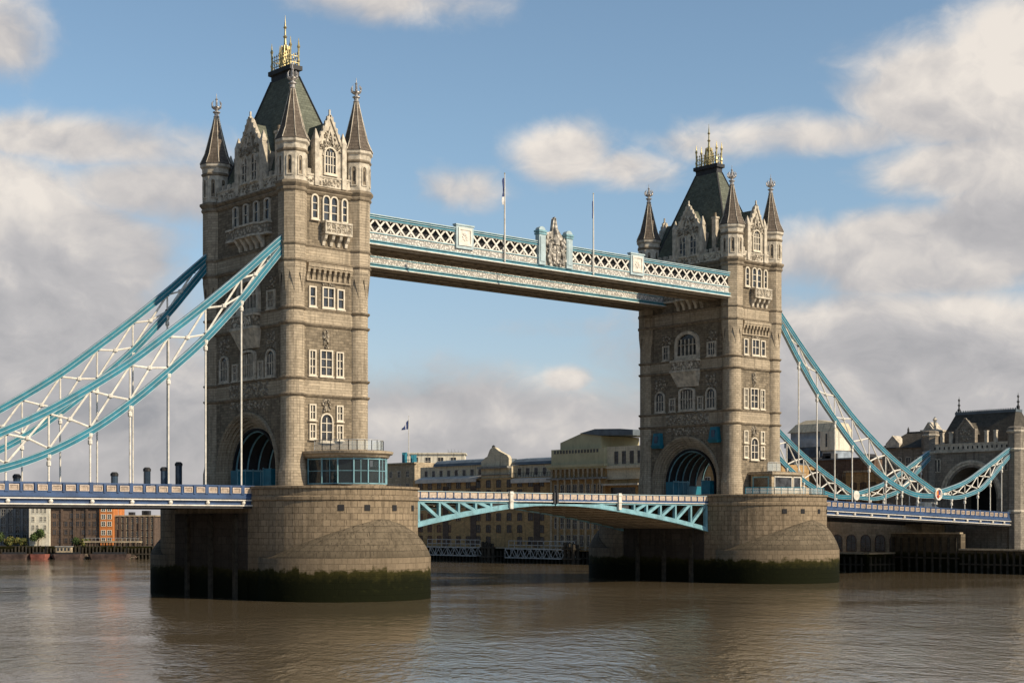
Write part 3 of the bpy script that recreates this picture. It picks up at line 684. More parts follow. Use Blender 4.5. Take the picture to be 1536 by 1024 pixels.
def make_chain(sx, y, label):
    root = empty('suspension_chain', (sx * 47.3, y, 43.6)); made = []
    def add(o): o.parent = root; o.location = (-root.location.x, -y, -43.6); return o
    add(chord('upper_chord', UPs, y, sx, None)); add(chord('lower_chord', LOs, y, sx, None))
    add(chord('upper_chord', USs, y, sx, None, .8)); add(chord('lower_chord', LSs, y, sx, None, .8))
    def bay(x0, x1, U, L, post=True, r=.13):
        b = MB('white'); u0, u1, l0, l1 = interp(U, x0) - .4, interp(U, x1) - .4, interp(L, x0) + .4, interp(L, x1) + .4
        if u1 - l1 < .35: return
        p = lambda x, z: (sx * x, y, z)
        b.tube([p(x0, u0), p((x0 + x1) / 2, (u0 + l1) / 2), p(x1, l1)], r, 6); b.tube([p(x0, l0), p((x0 + x1) / 2, (u0 + l1) / 2 + .02), p(x1, u1)], r, 6)
        b.lathe((sx * (x0 + x1) / 2, y), [(.02, (u0 + l1) / 2 - .3), (.33, (u0 + l1) / 2 - .15), (.33, (u0 + l1) / 2 + .15), (.02, (u0 + l1) / 2 + .3)], 8)
        for q in ((x0, u0), (x0, l0), (x1, u1), (x1, l1)): b.bar(p(q[0] - .22, q[1]), p(q[0] + .22, q[1]), .3, .34)
        if post: b.tube([p(x1, u1), p(x1, l1)], .11, 6)
        add(b.build('bracing'))
    xs = [49.4] + HANG
    for a_, c_ in zip(xs, xs[1:]): bay(a_, c_, UPs, LOs)
    bay(HANG[-1], 91., UPs, LOs, False)
    xs = [95.6] + HANGS[:]
    for a_, c_ in zip(xs, xs[1:]): bay(a_, c_, USs, LSs, True, .1)
    for h in HANG + HANGS:
        zt = interp(LOs if h < 93 else LSs, h) - .3; zb = deck_top(sx * h) - .9
        b = MB('white'); b.tube([(sx * h, y, zt), (sx * h, y, zb)], .115 if h < 93 else .1, 8)
        if zt - zb > 2.5:
            b.lathe((sx * h, y), [(.12, zt - 1.25), (.26, zt - 1.15), (.26, zt - .75), (.16, zt - .6), (.3, zt - .3), (.3, zt + .05)], 8)
        add(b.build('hanger_rod'))
    # pin and painted shield where the two chains meet
    if y < 0:
        b = MB('white', 'flagw', 'flagr', 'flagb', 'orange'); b.frame((sx * 93.2, y - .36, 14.5), (1, 0, 0), (0, -1, 0))
        circ = lambda r: [(r * math.cos(k * math.pi / 10), r * math.sin(k * math.pi / 10)) for k in range(20)]
        b.ring(circ(1.12), circ(.86), 1, -.5, .2, True); b.use(1).prism(circ(.87), 1, -.4, .06)
        b.use(4).prism([(-.6, -.1), (-.5, .55), (-.1, .68), (-.1, -.1)], 1, .06, .14); b.use(3).prism([(.0, -.15), (.0, .66), (.45, .6), (.6, -.1)], 1, .06, .14)
        b.use(2).prism([(-.55, -.2), (-.1, -.2), (-.05, -.78), (-.4, -.6)], 1, .06, .14); b.use(4).prism([(.05, -.22), (.55, -.22), (.35, -.65), (.05, -.78)], 1, .06, .14)
        b.use(2).box(-.12, .02, .06, .18, -.8, .7); b.use(0)
        b.xf = None; b.tube([(sx * 93.2, y, 13.4), (sx * 93.2, y, 12.6)], .2, 8); add(b.build('shield_roundel'))
    else:
        b = MB('white'); b.frame((sx * 93.2, y, 14.5), (1, 0, 0), (0, -1, 0)); circ = [(.95 * math.cos(k * math.pi / 8), .95 * math.sin(k * math.pi / 8)) for k in range(16)]
        b.prism(circ, 1, -.45, .45); b.xf = None; b.tube([(sx * 93.2, y, 13.6), (sx * 93.2, y, 12.6)], .2, 8); add(b.build('joint_pin'))
    tag(root, label, 'chain', 'suspension chains of the side spans')
make_chain(-1, -9.0, 'teal suspension chain with white braces hanging in front from the left tower')
make_chain(-1, 9.0, 'teal suspension chain hanging behind, from the far side of the left tower')
make_chain(1, -9.0, 'teal suspension chain with a painted shield, sweeping from the right tower to the gatehouse')
make_chain(1, 9.0, 'teal suspension chain low behind the right tower, rising to the far side of the gatehouse')

# ------------------------------------------------------------------ decks
def seg_box(b, x0, x1, y0, y1, a0, a1, n=1, f=deck_top):
    """box that follows the deck; a0,a1 are offsets below its rail top"""
    for k in range(n):
        p, q = x0 + (x1 - x0) * k / n, x0 + (x1 - x0) * (k + 1) / n
        b.hexa([(p, y0, f(p) + a0), (q, y0, f(q) + a0), (q, y1, f(q) + a0), (p, y1, f(p) + a0), (p, y0, f(p) + a1), (q, y0, f(q) + a1), (q, y1, f(q) + a1), (p, y1, f(p) + a1)])
def approach(x0, x1, label):
    lo, hi = min(x0, x1), max(x0, x1); root = empty('approach_deck', ((x0 + x1) / 2, 0, deck_top(x0) - 1.3)); off = tuple(-v for v in root.location)
    def add(o): o.parent = root; o.location = off; return o
    b = MB('road', 'steel'); seg_box(b, lo, hi, -9.0, 9.0, -1.5, -1.2); b.use(1)
    seg_box(b, lo, hi, -9.0, 9.0, -1.75, -1.51)
    k = lo + 1
    while k < hi: seg_box(b, k, k + .35, -8.9, 8.9, -2.5, -1.75); k += 2.435
    for yy in (-6, -2, 2, 6): seg_box(b, lo, hi, yy - .2, yy + .2, -2.55, -1.75)
    add(b.build('road_slab'))
    for s_ in (-1, 1):
        Y = lambda a, c: (min(s_ * a, s_ * c), max(s_ * a, s_ * c))
        b = MB('navy', 'white', 'steel'); seg_box(b, lo, hi, *Y(8.9, 9.44), -1.98, -1.05); seg_box(b, lo, hi, *Y(9.38, 9.62), -1.62, -1.36)
        b.use(1); seg_box(b, lo, hi, *Y(9.36, 9.72), -1.86, -1.74); seg_box(b, lo, hi, *Y(9.2, 9.66), -2.50, -2.36)
        b.use(0); seg_box(b, lo, hi, *Y(9.1, 9.36), -2.6, -1.98); b.use(2); seg_box(b, lo, hi, *Y(8.7, 9.5), -2.78, -2.5)
        add(b.build('edge_girder'))
        b = MB('navy', 'tealhi'); seg_box(b, lo, hi, *Y(9.2, 9.52), -.17, -.03); seg_box(b, lo, hi, *Y(9.24, 9.48), -1.06, -.96); seg_box(b, lo, hi, *Y(9.24, 9.46), -.32, -.25)
        seg_box(b, lo, hi, *Y(9.29, 9.33), -1.0, -.2)
        x = 53.2 - 1.6233 + .1 if lo > 0 else -53.2 + 1.6233 - .1; st = 1.6233 * (1 if lo > 0 else -1); n = 0
        xs = []
        while lo < x < hi: xs.append(x); x += st
        for k, x in enumerate(xs):
            wd = .22 if k % 3 == 1 else .13; seg_box(b, x - wd, x + wd, *Y(9.2, 9.55), -1.1, 0.02 if k % 3 == 1 else -.1)
        add(b.build('parapet'))
        proto = None
        for a_, c_ in zip(xs, xs[1:]):
            c = (a_ + c_) / 2
            if proto is None:
                b = MB('panel', 'navy')
                b.box(-.5, .5, -.02, .06, -.92, -.36); b.use(1)
                b.use(0); b.ring([(-.56, -.96), (-.56, -.3), (.56, -.3), (.56, -.96)], [(-.46, -.88), (-.46, -.4), (.46, -.4), (.46, -.88)], 1, -.12, -.02, True)
                for q in range(6): b.box(-.4 + q * .155, -.37 + q * .155, -.07, -.02, -.9, -.36)
                for q in range(3): b.box(-.46, .46, -.07, -.02, -.8 + q * .15, -.77 + q * .15)
                proto = b.build('lattice_panel', root); o = proto
            else:
                o = proto.copy(); COL.objects.link(o); o.parent = root
            o.location = (c + off[0], s_ * 9.40 + off[1], deck_top(c) + off[2]); o.rotation_euler.z = 0 if s_ < 0 else math.pi
            if s_ > 0 and len(xs) > 60: pass
        if s_ < 0:
            pb = None
            for h in HANG + HANGS:
                x = h if lo > 0 else -h
                if not lo < x < hi: continue
                if pb is None:
                    b = MB('white'); b.frame((0, 0, 0), (1, 0, 0), (0, -1, 0)); b.xf = None
                    rows = []
                    b.loft([[(r_ * math.cos(q * math.pi / 5), yy, r_ * math.sin(q * math.pi / 5)) for q in range(10)] for r_, yy in ((.2, 0), (.26, -.12), (.22, -.26), (.08, -.36))])
                    pb = b.build('lamp_boss', root); o = pb
                else: o = pb.copy(); COL.objects.link(o); o.parent = root
                o.location = (x + off[0], -9.4 + off[1], deck_top(x) - 2.12 + off[2])
    tag(root, label, 'bridge deck', 'side span decks')
    return root
approach(-51.6, -126, 'blue-railed side span deck running out of the picture on the left')
approach(51.6, 117.5, 'blue-railed side span deck sloping from the right pier to the gatehouse')
for x, zt in ((-60.9, 15.6), (-56.4, 16.3), (-54., 16.4), (-51.9, 17.1), (-73.6, 15.1)):
    t = empty('deck_cabinet', (x, 8.4, 12.5)); b = MB('wblue', 'teal')
    b.lathe((0, 0), [(.44, 0), (.44, zt - 13.0)], 10); b.build('casing', t); b = MB('steel'); b.lathe((0, 0), [(.5, zt - 13.), (.5, zt - 12.7), (.3, zt - 12.5)], 10); b.build('lid', t)
    b = MB('teal'); b.lathe((0, 0), [(.6, 0), (.6, 1.1), (.46, 1.3)], 10); b.build('plinth', t)
    tag(t, {-60.9: 'short dark teal pillar standing alone on the left deck, left of three close together', -56.4: 'dark teal pillar on the left deck, first of the close group of three', -54.: 'dark teal pillar on the left deck, in the middle of the close group of three',
            -51.9: 'tallest dark teal pillar on the left deck, nearest the tower', -73.6: 'lowest dark teal pillar, far left, just showing over the blue parapet'}[x], 'pillar', 'teal pillars on the left deck')

# a van on the right deck, only its top showing over the parapet
t = empty('white_van', (95.5, -5.6, deck_top(95.5) - 1.2)); b = MB('white', 'glass')
b.prism([(-2.4, .45), (-2.4, 2.15), (-2.2, 2.28), (1.0, 2.28), (1.6, 1.55), (2.4, 1.3), (2.5, .45)], 1, -.9, .9); b.build('body', t)
b = MB('glass'); b.prism([(1.08, 2.15), (1.62, 1.6), (1.66, 1.62), (1.12, 2.18)], 1, -.8, .8); b.build('windscreen', t)
for yy in (-.93, .9): b = MB('glass'); b.box(.1, .95, yy, yy + .03, 1.5, 2.1); b.build('side_window', t)
for xx in (-1.5, 1.6):
    for yy in (-.95, .75):
        b = MB('steel'); b.prism([(xx + .33 * math.cos(k * math.pi / 6), .33 + .33 * math.sin(k * math.pi / 6)) for k in range(12)], 1, yy, yy + .2); b.build('wheel', t)
tag(t, 'white van on the right deck, its roof just showing over the blue parapet', 'van')
# opening span: two leaves
XM = -2.2
LOW = [(0, 11.75), (4, 11.7), (8, 11.42), (12, 10.95), (16, 10.42), (20, 9.85), (24, 9.2), (28, 8.45), (31, 7.8)]
def low(x): return interp(LOW, abs(x - XM * (1 - min(1, abs(x) / 30))))
def leaf(s, label):
    xa, xb = (-30.6, XM - .12) if s < 0 else (XM + .12, 30.6)
    root = empty('bascule_leaf', (s * 30, 0, 12)); off = (-s * 30, 0, -12)
    def add(o): o.parent = root; o.location = off; return o
    L = abs(xb - xa); foot = xa if s < 0 else xb; dirn = 1 if s < 0 else -1
    def prof(): return [foot + dirn * L * k / 24 for k in range(25)]
    for sy in (-1, 1):
        b = MB('aqua', 'steel'); y0, y1 = sy * 9.1 - .28, sy * 9.1 + .28
        pr = [(x, low(x)) for x in prof()]
        b.loft([[(x, y0, z), (x, y1, z), (x, y1, z + .62), (x, y0, z + .62)] for x, z in pr])
        b.loft([[(x, y0 - .1, z - .06), (x, y1 + .1, z - .06), (x, y1 + .1, z + .1), (x, y0 - .1, z + .1)] for x, z in pr])
        b.box(min(xa, xb), max(xa, xb), y0, y1, 11.95, 12.3)
        node = [foot + dirn * q for q in (.5, 4.1, 7.6, 10.9, 13.9, 16.6)]
        for k, x in enumerate(node):
            wv = .62 if k == 0 else .34
            b.bar((x, sy * 9.1, low(x) + .3), (x, sy * 9.1, 12.1), wv, .5, (0, 1, 0))
            if k < len(node) - 1: b.bar((x + dirn * .2, sy * 9.1, 12.1), (node[k + 1] - dirn * .15, sy * 9.1, low(node[k + 1]) + .45), .42, .5, (0, 1, 0))
        if sy < 0: tail = [x for x in prof() if abs(x - foot) > 16.4]
        if sy < 0: b.use(1); b.loft([[(x, sy * 9.1 - .1, low(x) + .4), (x, sy * 9.1 + .1, low(x) + .4), (x, sy * 9.1 + .1, 12.1), (x, sy * 9.1 - .1, 12.1)] for x in tail])
        add(b.build('girder_truss'))
        b = MB('navy', 'white', 'tealhi'); lo, hi = min(xa, xb), max(xa, xb); Y = lambda a, c: (min(sy * a, sy * c), max(sy * a, sy * c))
        b.box(lo, hi, *Y(9.0, 9.5), 12.3, 12.56); b.use(1).box(lo, hi, *Y(9.0, 9.58), 12.2, 12.3); b.use(2).box(lo, hi, *Y(9.25, 9.52), 13.38, 13.46)
        b.use(0); n = int(L / 1.4)
        for k in range(n + 1): x = lo + (hi - lo) * k / n; b.box(x - .06, x + .06, *Y(9.2, 9.5), 12.5, 13.4)
        add(b.build('parapet'))
        pp = None
        for k in range(n):
            x = lo + (hi - lo) * (k + .5) / n
            if pp is None:
                b = MB('panel'); w2 = (hi - lo) / n / 2 - .1; b.box(-w2, w2, -.03, .03, 12.62 - 12, 13.3 - 12)
                for q in range(5): u = -w2 + 2 * w2 * (q + .5) / 5; b.box(u - .03, u + .03, -.06, -.03, .64, 1.28)
                b.box(-w2, w2, -.06, -.03, .93, .97); pp = b.build('lattice_panel', root); o = pp
            else: o = pp.copy(); COL.objects.link(o); o.parent = root
            o.location = (x + off[0], sy * 9.38, 0); o.rotation_euler.z = 0 if sy < 0 else math.pi
        b = MB('white'); x = foot + dirn * 20.; b.box(x - .28, x + .28, *Y(9.3, 9.75), 11.2, 13.6); b.box(x - .36, x + .36, *Y(9.3, 9.82), 13.2, 13.45); b.box(x - .36, x + .36, *Y(9.3, 9.82), 12.2, 12.4); add(b.build('post'))
        b = MB('steel'); x = xb if s < 0 else xa; b.box(x - .35 if s < 0 else x, x if s < 0 else x + .35, *Y(9.1, 9.7), 12.0, 13.55); add(b.build('end_post'))
    b = MB('soffit', 'steel')
    pr = [(x, low(x) + .08 if s > 0 else max(low(x) + .08, 11.6)) for x in prof()]
    b.loft([[(x, -8.8, z), (x, 8.8, z), (x, 8.8, z + .12), (x, -8.8, z + .12)] for x, z in pr[2:]])
    for x, z in pr[2::2]: b.box(x - .12, x + .12, -8.8, 8.8, z - .14, z + .02)
    for yy in (-6, -3, 0, 3, 6): b.loft([[(x, yy - .1, z - .1), (x, yy + .1, z - .1), (x, yy + .1, z + .02), (x, yy - .1, z + .02)] for x, z in pr[2:]])
    add(b.build('soffit'))
    b = MB('road'); b.box(min(xa, xb), max(xa, xb), -8.8, 8.8, 12.0, 12.25); add(b.build('road_slab'))
    tag(root, label, 'bascule', 'leaves of the opening span')
leaf(-1, 'left half of the opening road span, aqua truss rising from the left pier')
leaf(1, 'right half of the opening road span, aqua truss with its brown underside showing')

# ------------------------------------------------------------------ high level walkways
def walkway(s, label):
    root = empty('high_walkway', (0, s * 7.1, 44.8)); off = (0, -s * 7.1, -44.8)
    def add(o): o.parent = root; o.location = off; return o
    X0, X1 = -35.6, 35.6; yo, yi = s * 9.75, s * 4.6; lo, hi = min(yo, yi), max(yo, yi)
    b = MB('soffit', 'steel'); b.box(X0, X1, lo + .35, hi - .35, 44.62, 44.86)
    for k in range(30): x = X0 + 1.2 + k * 2.4; b.box(x - .1, x + .1, lo + .3, hi - .3, 44.5, 44.64)
    for yy in (lo + .25, (lo + hi) / 2 - .15, hi - .55): b.box(X0, X1, yy, yy + .3, 44.42, 44.66)
    b.use(1).box(X0, X1, lo + .8, hi - .8, 44.9, 48.3)
    add(b.build('walkway_floor'))
    b = MB('lead'); b.prism([(lo + .1, 48.5), ((lo + hi) / 2, 49.0), (hi - .1, 48.5)], 0, X0, X1); add(b.build('walkway_roof'))
    for y, nrm in ((yo, s), (yi, -s)):
        D = lambda a, c: (min(y + nrm * a, y + nrm * c), max(y + nrm * a, y + nrm * c))
        b = MB('aqua', 'white', 'teal'); b.box(X0, X1, *D(-.2, .22), 44.86, 45.02); b.use(1).box(X0, X1, *D(-.3, .34), 44.74, 44.86)
        b.use(2).box(X0, X1, *D(-.2, .12), 45.02, 45.22); b.use(0).box(X0, X1, *D(-.2, .26), 45.22, 45.34); add(b.build('bottom_chord'))
        b = MB('frieze', 'aqua'); b.box(X0, X1, *D(-.25, .05), 45.34, 46.2); b.use(1); b.box(X0, X1, *D(-.2, .14), 46.2, 46.3); add(b.build('frieze'))
        b = MB('teal', 'tealhi', 'aqua'); b.box(X0, X1, *D(-.3, .1), 48.08, 48.62)
        b.use(1); b.box(X0, X1, *D(-.3, .22), 48.54, 48.66); b.box(X0, X1, *D(-.3, .2), 48.3, 48.38); b.use(2).box(X0, X1, *D(-.3, .16), 48.02, 48.1); add(b.build('top_rail'))
        out = (y == yo)
        if s < 0 and out: spans = [(X0, -20.75), (-17.75, -5.9), (.5, 12.5), (15.3, 34.6)]
        elif out: spans = [(X0, -20.75), (-17.75, -1.2), (-1.2, 12.5), (15.3, X1)]
        else: spans = [(X0, -17.8), (-17.8, 0), (0, 17.8), (17.8, X1)]
        for a_, c_ in spans:
            b = MB('white'); n = round((c_ - a_) / 1.72); p = (c_ - a_) / n
            b.frame((0, y, 0), (1, 0, 0), (0, nrm, 0))
            for k in range(n):
                x = a_ + k * p
                b.bar((x, .0, 46.3), (x + p, .0, 48.04), .1, .3, (0, 1, 0)) if False else None
                for (za, zb, dn) in ((46.3, 48.04, 0), (48.04, 46.3, .05)):
                    dx, dz_ = p, zb - za; l = math.hypot(dx, dz_); ox, oz = -dz_ / l * .12, dx / l * .12
                    b.hexa([(x - ox, dn, za - oz), (x + p - ox, dn, zb - oz), (x + p + ox, dn, zb + oz), (x + ox, dn, za + oz), (x - ox, dn - .12, za - oz), (x + p - ox, dn - .12, zb - oz), (x + p + ox, dn - .12, zb + oz), (x + ox, dn - .12, za + oz)])
                b.lathe((x + p / 2, .02), [(.02, 46.35), (.16, 46.5), (.05, 46.75), (.14, 46.9), (.01, 47.0)], 5); b.lathe((x + p / 2, .02), [(.01, 47.75), (.12, 47.9), (.05, 48.05)], 5)
            b.box(a_, c_, -.14, .04, 46.28, 46.42); b.box(a_, c_, -.14, .04, 47.94, 48.06)
            b.xf = None; add(b.build('lattice'))
        if not out:
            b = MB('white'); b.frame((0, y, 0), (1, 0, 0), (0, nrm, 0))
            for k in range(58): b.box(X0 + .3 + k * 1.22, X0 + 1.2 + k * 1.22, .04, .2, 46.35, 47.1)
            b.xf = None; add(b.build('dentil_course'))
        for a_, c_ in ((-20.75, -17.75), (12.5, 15.3)) if out else ():
            b = MB('tealhi', 'white', 'carve'); b.frame((0, y, 0), (1, 0, 0), (0, nrm, 0)); b.box(a_, c_, -.3, .3, 45.9, 48.95); b.box(a_ - .12, c_ + .12, -.35, .4, 48.95, 49.15)
            b.use(1); b.ring([(a_ + .35, 46.3), (a_ + .35, 48.7), (c_ - .35, 48.7), (c_ - .35, 46.3)], [(a_ + .6, 46.6), (a_ + .6, 48.4), (c_ - .6, 48.4), (c_ - .6, 46.6)], 1, .3, .42, True)
            b.prism([(a_ + .6, 46.6), (a_ + .6, 48.4), (c_ - .6, 48.4), (c_ - .6, 46.6)], 1, .3, .33); 
            for q in range(8): cq, sq = math.cos(q * math.pi / 4), math.sin(q * math.pi / 4); cx_ = (a_ + c_) / 2; b.prism([(cx_ + .1 * cq, 47.5 + .1 * sq), (cx_ + .36 * cq - .12 * sq, 47.5 + .42 * sq + .14 * cq), (cx_ + .55 * cq, 47.5 + .62 * sq), (cx_ + .36 * cq + .12 * sq, 47.5 + .42 * sq - .14 * cq)], 1, .33, .42)
            b.xf = None; add(b.build('pilaster_panel'))
        if s < 0 and out:
            for a_, c_ in ((-5.9, -4.7), (-.65, .5)):
                b = MB('tealhi', 'aqua'); b.frame((0, y, 0), (1, 0, 0), (0, nrm, 0)); b.box(a_, c_, -.4, .45, 45.34, 49.9); b.use(1).box(a_ - .12, c_ + .12, -.5, .55, 49.55, 49.8); b.box(a_ - .16, c_ + .16, -.55, .6, 49.9, 50.15)
                b.use(0); cx = (a_ + c_) / 2; b.prism([(cx + .62 * math.cos(math.pi * k / 8), 50.15 + .55 * math.sin(math.pi * k / 8)) for k in range(9)], 1, -.4, .4); b.box(a_ + .2, c_ - .2, .45, .55, 45.8, 49.3)
                b.xf = None; add(b.build('crest_post'))
            b = MB('crest'); b.frame((0, y, 0), (1, 0, 0), (0, nrm, 0)); c = -2.65
            pts = [(-2.05, 45.4), (-2.05, 49.6), (-1.6, 50.0), (-.6, 50.3), (-.45, 51.2), (-.3, 52.1), (0, 52.4), (.25, 51.8), (.4, 50.9), (.8, 50.4), (1.4, 49.7), (1.95, 48.9), (2.0, 45.4)]
            b.prism([(c + u, z) for u, z in pts], 1, -.3, .2)
            # supporters either side of a shield, helm and dragon-like crest above
            b.prism([(c - .75, 46.5), (c - .8, 48.2), (c, 48.35), (c + .8, 48.2), (c + .75, 46.5), (c, 45.8)], 1, .2, .5); b.box(c - .09, c + .09, .5, .62, 46., 48.2); b.box(c - .7, c + .7, .5, .62, 47.2, 47.42)
            for q in (-1, 1):
                pl = [Vector((c + q * 1.1, .35, 45.7)), Vector((c + q * 1.45, .4, 46.6)), Vector((c + q * 1.2, .45, 47.5)), Vector((c + q * 1.35, .45, 48.3)), Vector((c + q * .95, .5, 48.9))]
                b.tube(pl, [.28, .36, .3, .33, .2], 7); b.tube([pl[2], Vector((c + q * .75, .6, 47.7)), Vector((c + q * .6, .6, 48.2))], [.2, .15, .08], 6); b.tube([pl[3], Vector((c + q * 1.75, .3, 48.9)), Vector((c + q * 1.6, .3, 49.6))], [.15, .2, .06], 6)
            b.lathe((c, .3), [(.5, 48.4), (.55, 48.8), (.42, 49.3), (.3, 49.8), (.36, 50.4), (.22, 51.2), (.05, 52.2)], 8)
            carve(b, c - 1.9, c + 1.9, 45.5, 49.5, .2, .35, 120, .2, .55); b.xf = None; add(b.build('crest'))
    tag(root, label, 'walkway', 'high level walkways between the towers')
walkway(-1, 'nearer high walkway between the towers, with a carved crest at its middle')
walkway(1, 'farther high walkway between the towers, showing beneath the nearer one')
def flagpole(x, y, z0, z1, r, label, furled=True, group='flagpoles on the walkway'):
    t = empty('flagpole', (x, y, z0)); b = MB('white'); b.tube([(0, 0, 0), (0, 0, (z1 - z0) * .5), (0, 0, z1 - z0)], [r, r * .85, r * .5], 8); b.build('pole', t)
    b = MB('gold'); b.lathe((0, 0), [(.02, z1 - z0 - .05), (.1, z1 - z0 + .05), (.02, z1 - z0 + .2)], 8); b.build('truck', t)
    H = z1 - z0
    if furled == 'long':
        b = MB('flagb', 'flagw'); pts = []
        b.loft([[(-.1 + .08 * math.sin(k), -.05, H - .6 - k * .42), (-.34 - .14 * math.sin(k * 1.3), .02, H - .6 - k * .42), (-.2, .16, H - .6 - k * .42)] for k in range(7)])
        b.use(1).loft([[(-.16, -.08, H - 3.2 - k * .35), (-.42 - .1 * math.sin(k), 0, H - 3.2 - k * .35), (-.2, .12, H - 3.2 - k * .35)] for k in range(4)]); b.build('flag', t)
    elif furled == 'short':
        b = MB('flagb', 'flagr'); b.loft([[(-.08, -.05, H - 1. - k * .5), (-.22 - .05 * math.sin(k * 2), 0, H - 1. - k * .5), (-.1, .12, H - 1. - k * .5)] for k in range(6)]); b.build('flag', t)
    else:
        b = MB('flagb', 'flagw', 'flagr'); n = 8
        top = [(-.05 - k * .34, .35 * math.sin(k * .9), H - 1.0 - k * .36) for k in range(n)]; bot = [(-.05 - k * .34, .35 * math.sin(k * .9 + .5), H - 3.6 - .05 * k) for k in range(n)]
        a_ = [b.V(p) for p in top]; c_ = [b.V(p) for p in bot]; e_ = [b.V((p[0], p[1] + .05, p[2])) for p in top]; f_ = [b.V((p[0], p[1] + .05, p[2])) for p in bot]
        for k in range(n - 1):
            b.use(1 if k == 2 else 0); b.F((a_[k], a_[k + 1], c_[k + 1], c_[k])); b.F((e_[k], f_[k], f_[k + 1], e_[k + 1]))
        b.build('flag', t)
    tag(t, label, 'flagpole', group if group else None); return t
flagpole(-12.2, -10.05, 45., 57.0, .13, 'white flagpole with a furled dark flag, standing left of the walkway crest', 'long')
flagpole(4.75, -10.05, 45., 56.6, .13, 'white flagpole with a short dark flag, standing right of the walkway crest', 'short')

# ------------------------------------------------------------------ pavilions on the piers
def ell(cx, cy, a, b_, n, z, t0=180, t1=360): return [(cx + a * math.cos(R(t0 + (t1 - t0) * k / n)), cy + b_ * math.sin(R(t0 + (t1 - t0) * k / n)), z) for k in range(n + 1)]
PVC = (-39.6, -9.9)
t = empty('glass_pavilion', (PVC[0], PVC[1] - 3, 13.66)); off = tuple(-v for v in t.location)
def addp(o): o.parent = t; o.location = off; return o
b = MB('turret', 'string')
b.loft([ell(*PVC, a_, c_, 32, z) for a_, c_, z in ((5.05, 7.45, 17.2), (5.3, 7.7, 17.3), (5.4, 7.8, 17.55), (5.75, 8.15, 17.7), (5.85, 8.25, 18.0), (5.6, 8., 18.05))]); addp(b.build('roof'))
b = MB('string'); b.loft([ell(*PVC, a_, c_, 32, z) for a_, c_, z in ((5.1, 7.5, 13.6), (5.1, 7.5, 13.95))]); addp(b.build('plinth'))
b = MB('steel', 'bdark', 'grey'); b.box(-44., -35.2, -10.4, -9.95, 13.7, 17.2); b.use(1).box(-41.5, -37., -13., -12.8, 13.9, 15.2); b.use(2).box(-38.3, -36.6, -14.2, -12.6, 13.9, 16.2); b.use(0).box(-44.3, -35., -16.4, -10.2, 13.9, 13.98); addp(b.build('interior'))
pts = ell(*PVC, 4.98, 7.38, 9, 0, 184, 356)
for k, (p, q) in enumerate(zip(pts, pts[1:])):
    b = MB('pane'); dv = (Vector(q) - Vector(p)).normalized(); b.hexa([(p[0], p[1], 13.95), (q[0], q[1], 13.95), (q[0] - dv.y * .05, q[1] + dv.x * .05, 13.95), (p[0] - dv.y * .05, p[1] + dv.x * .05, 13.95), (p[0], p[1], 17.2), (q[0], q[1], 17.2), (q[0] - dv.y * .05, q[1] + dv.x * .05, 17.2), (p[0] - dv.y * .05, p[1] + dv.x * .05, 17.2)]); addp(b.build('pane'))
b = MB('aqua')
for k, p in enumerate(pts):
    b.box(p[0] - .07, p[0] + .07, p[1] - .07, p[1] + .07, 13.9, 17.25)
for k, (p, q) in enumerate(zip(pts, pts[1:])):
    b.bar((p[0], p[1], 17.05), (q[0], q[1], 17.05), .14); b.bar((p[0], p[1], 14.05), (q[0], q[1], 14.05), .14)
    if k < 7:
        b.bar((p[0], p[1], 15.6), (q[0], q[1], 15.6), .07); m_ = ((p[0] + q[0]) / 2, (p[1] + q[1]) / 2)
        b.bar((*m_, 13.95), (*m_, 17.2), .06) if k % 2 else None
addp(b.build('glazing_bar'))
tag(t, 'round-ended glass pavilion with a flared flat roof, on the left pier below the tower', 'pavilion')
def railing(pts, z, h, label, mat='galv', glass=True, step=1.0):
    b = MB(mat, 'clear')
    for p, q in zip(pts, pts[1:]):
        p = Vector((p[0], p[1], z)); q = Vector((q[0], q[1], z)); L = (q - p).length; n = max(1, round(L / step))
        for k in range(n + 1): a_ = p + (q - p) * k / n; b.bar(a_, a_ + Vector((0, 0, h)), .07)
        up = Vector((0, 0, 1)); b.bar(p + up * h, q + up * h, .08); b.bar(p + up * h * .55, q + up * h * .55, .04); b.bar(p + up * h * .12, q + up * h * .12, .04)
        if glass: b.use(1).bar(p + up * h * .5, q + up * h * .5, .02, h * .8); b.use(0)
    return tag(b.build('railing'), label, 'railing')
railing([(p[0], p[1]) for p in ell(*PVC, 4.6, 6.9, 14, 0, 190, 350)], 18.05, 1.35, 'glass and steel railing round the pavilion roof on the left pier')
railing([(-35.6, -9.2), (-31.2, -8.2), (-30.9, 2)], 13.66, 1.3, 'teal glazed railing on the left pier edge beside the opening span', 'aqua')
t = empty('control_cabin', (43.4, -12.4, 13.66)); off = tuple(-v for v in t.location)
b = MB('btan', 'glass', 'white', 'aqua'); b.box(39.6, 47.2, -14.4, -10.2, 13.66, 16.9); addp(b.build('wall'))
b = MB('turret', 'string'); b.box(39.2, 47.6, -14.9, -9.9, 16.9, 17.15); b.use(1).box(39.4, 47.4, -14.7, -10., 17.15, 17.35); addp(b.build('roof'))
for (a_, c_) in ((40.2, 44.6), (44.9, 46.8)):
    b = MB('white', 'glass'); b.ring([(a_, 14.6), (a_, 16.6), (c_, 16.6), (c_, 14.6)], [(a_ + .15, 14.75), (a_ + .15, 16.45), (c_ - .15, 16.45), (c_ - .15, 14.75)], 1, -14.5, -14.38, True); b.use(1).box(a_ + .15, c_ - .15, -14.43, -14.38, 14.75, 16.45); addp(b.build('window'))
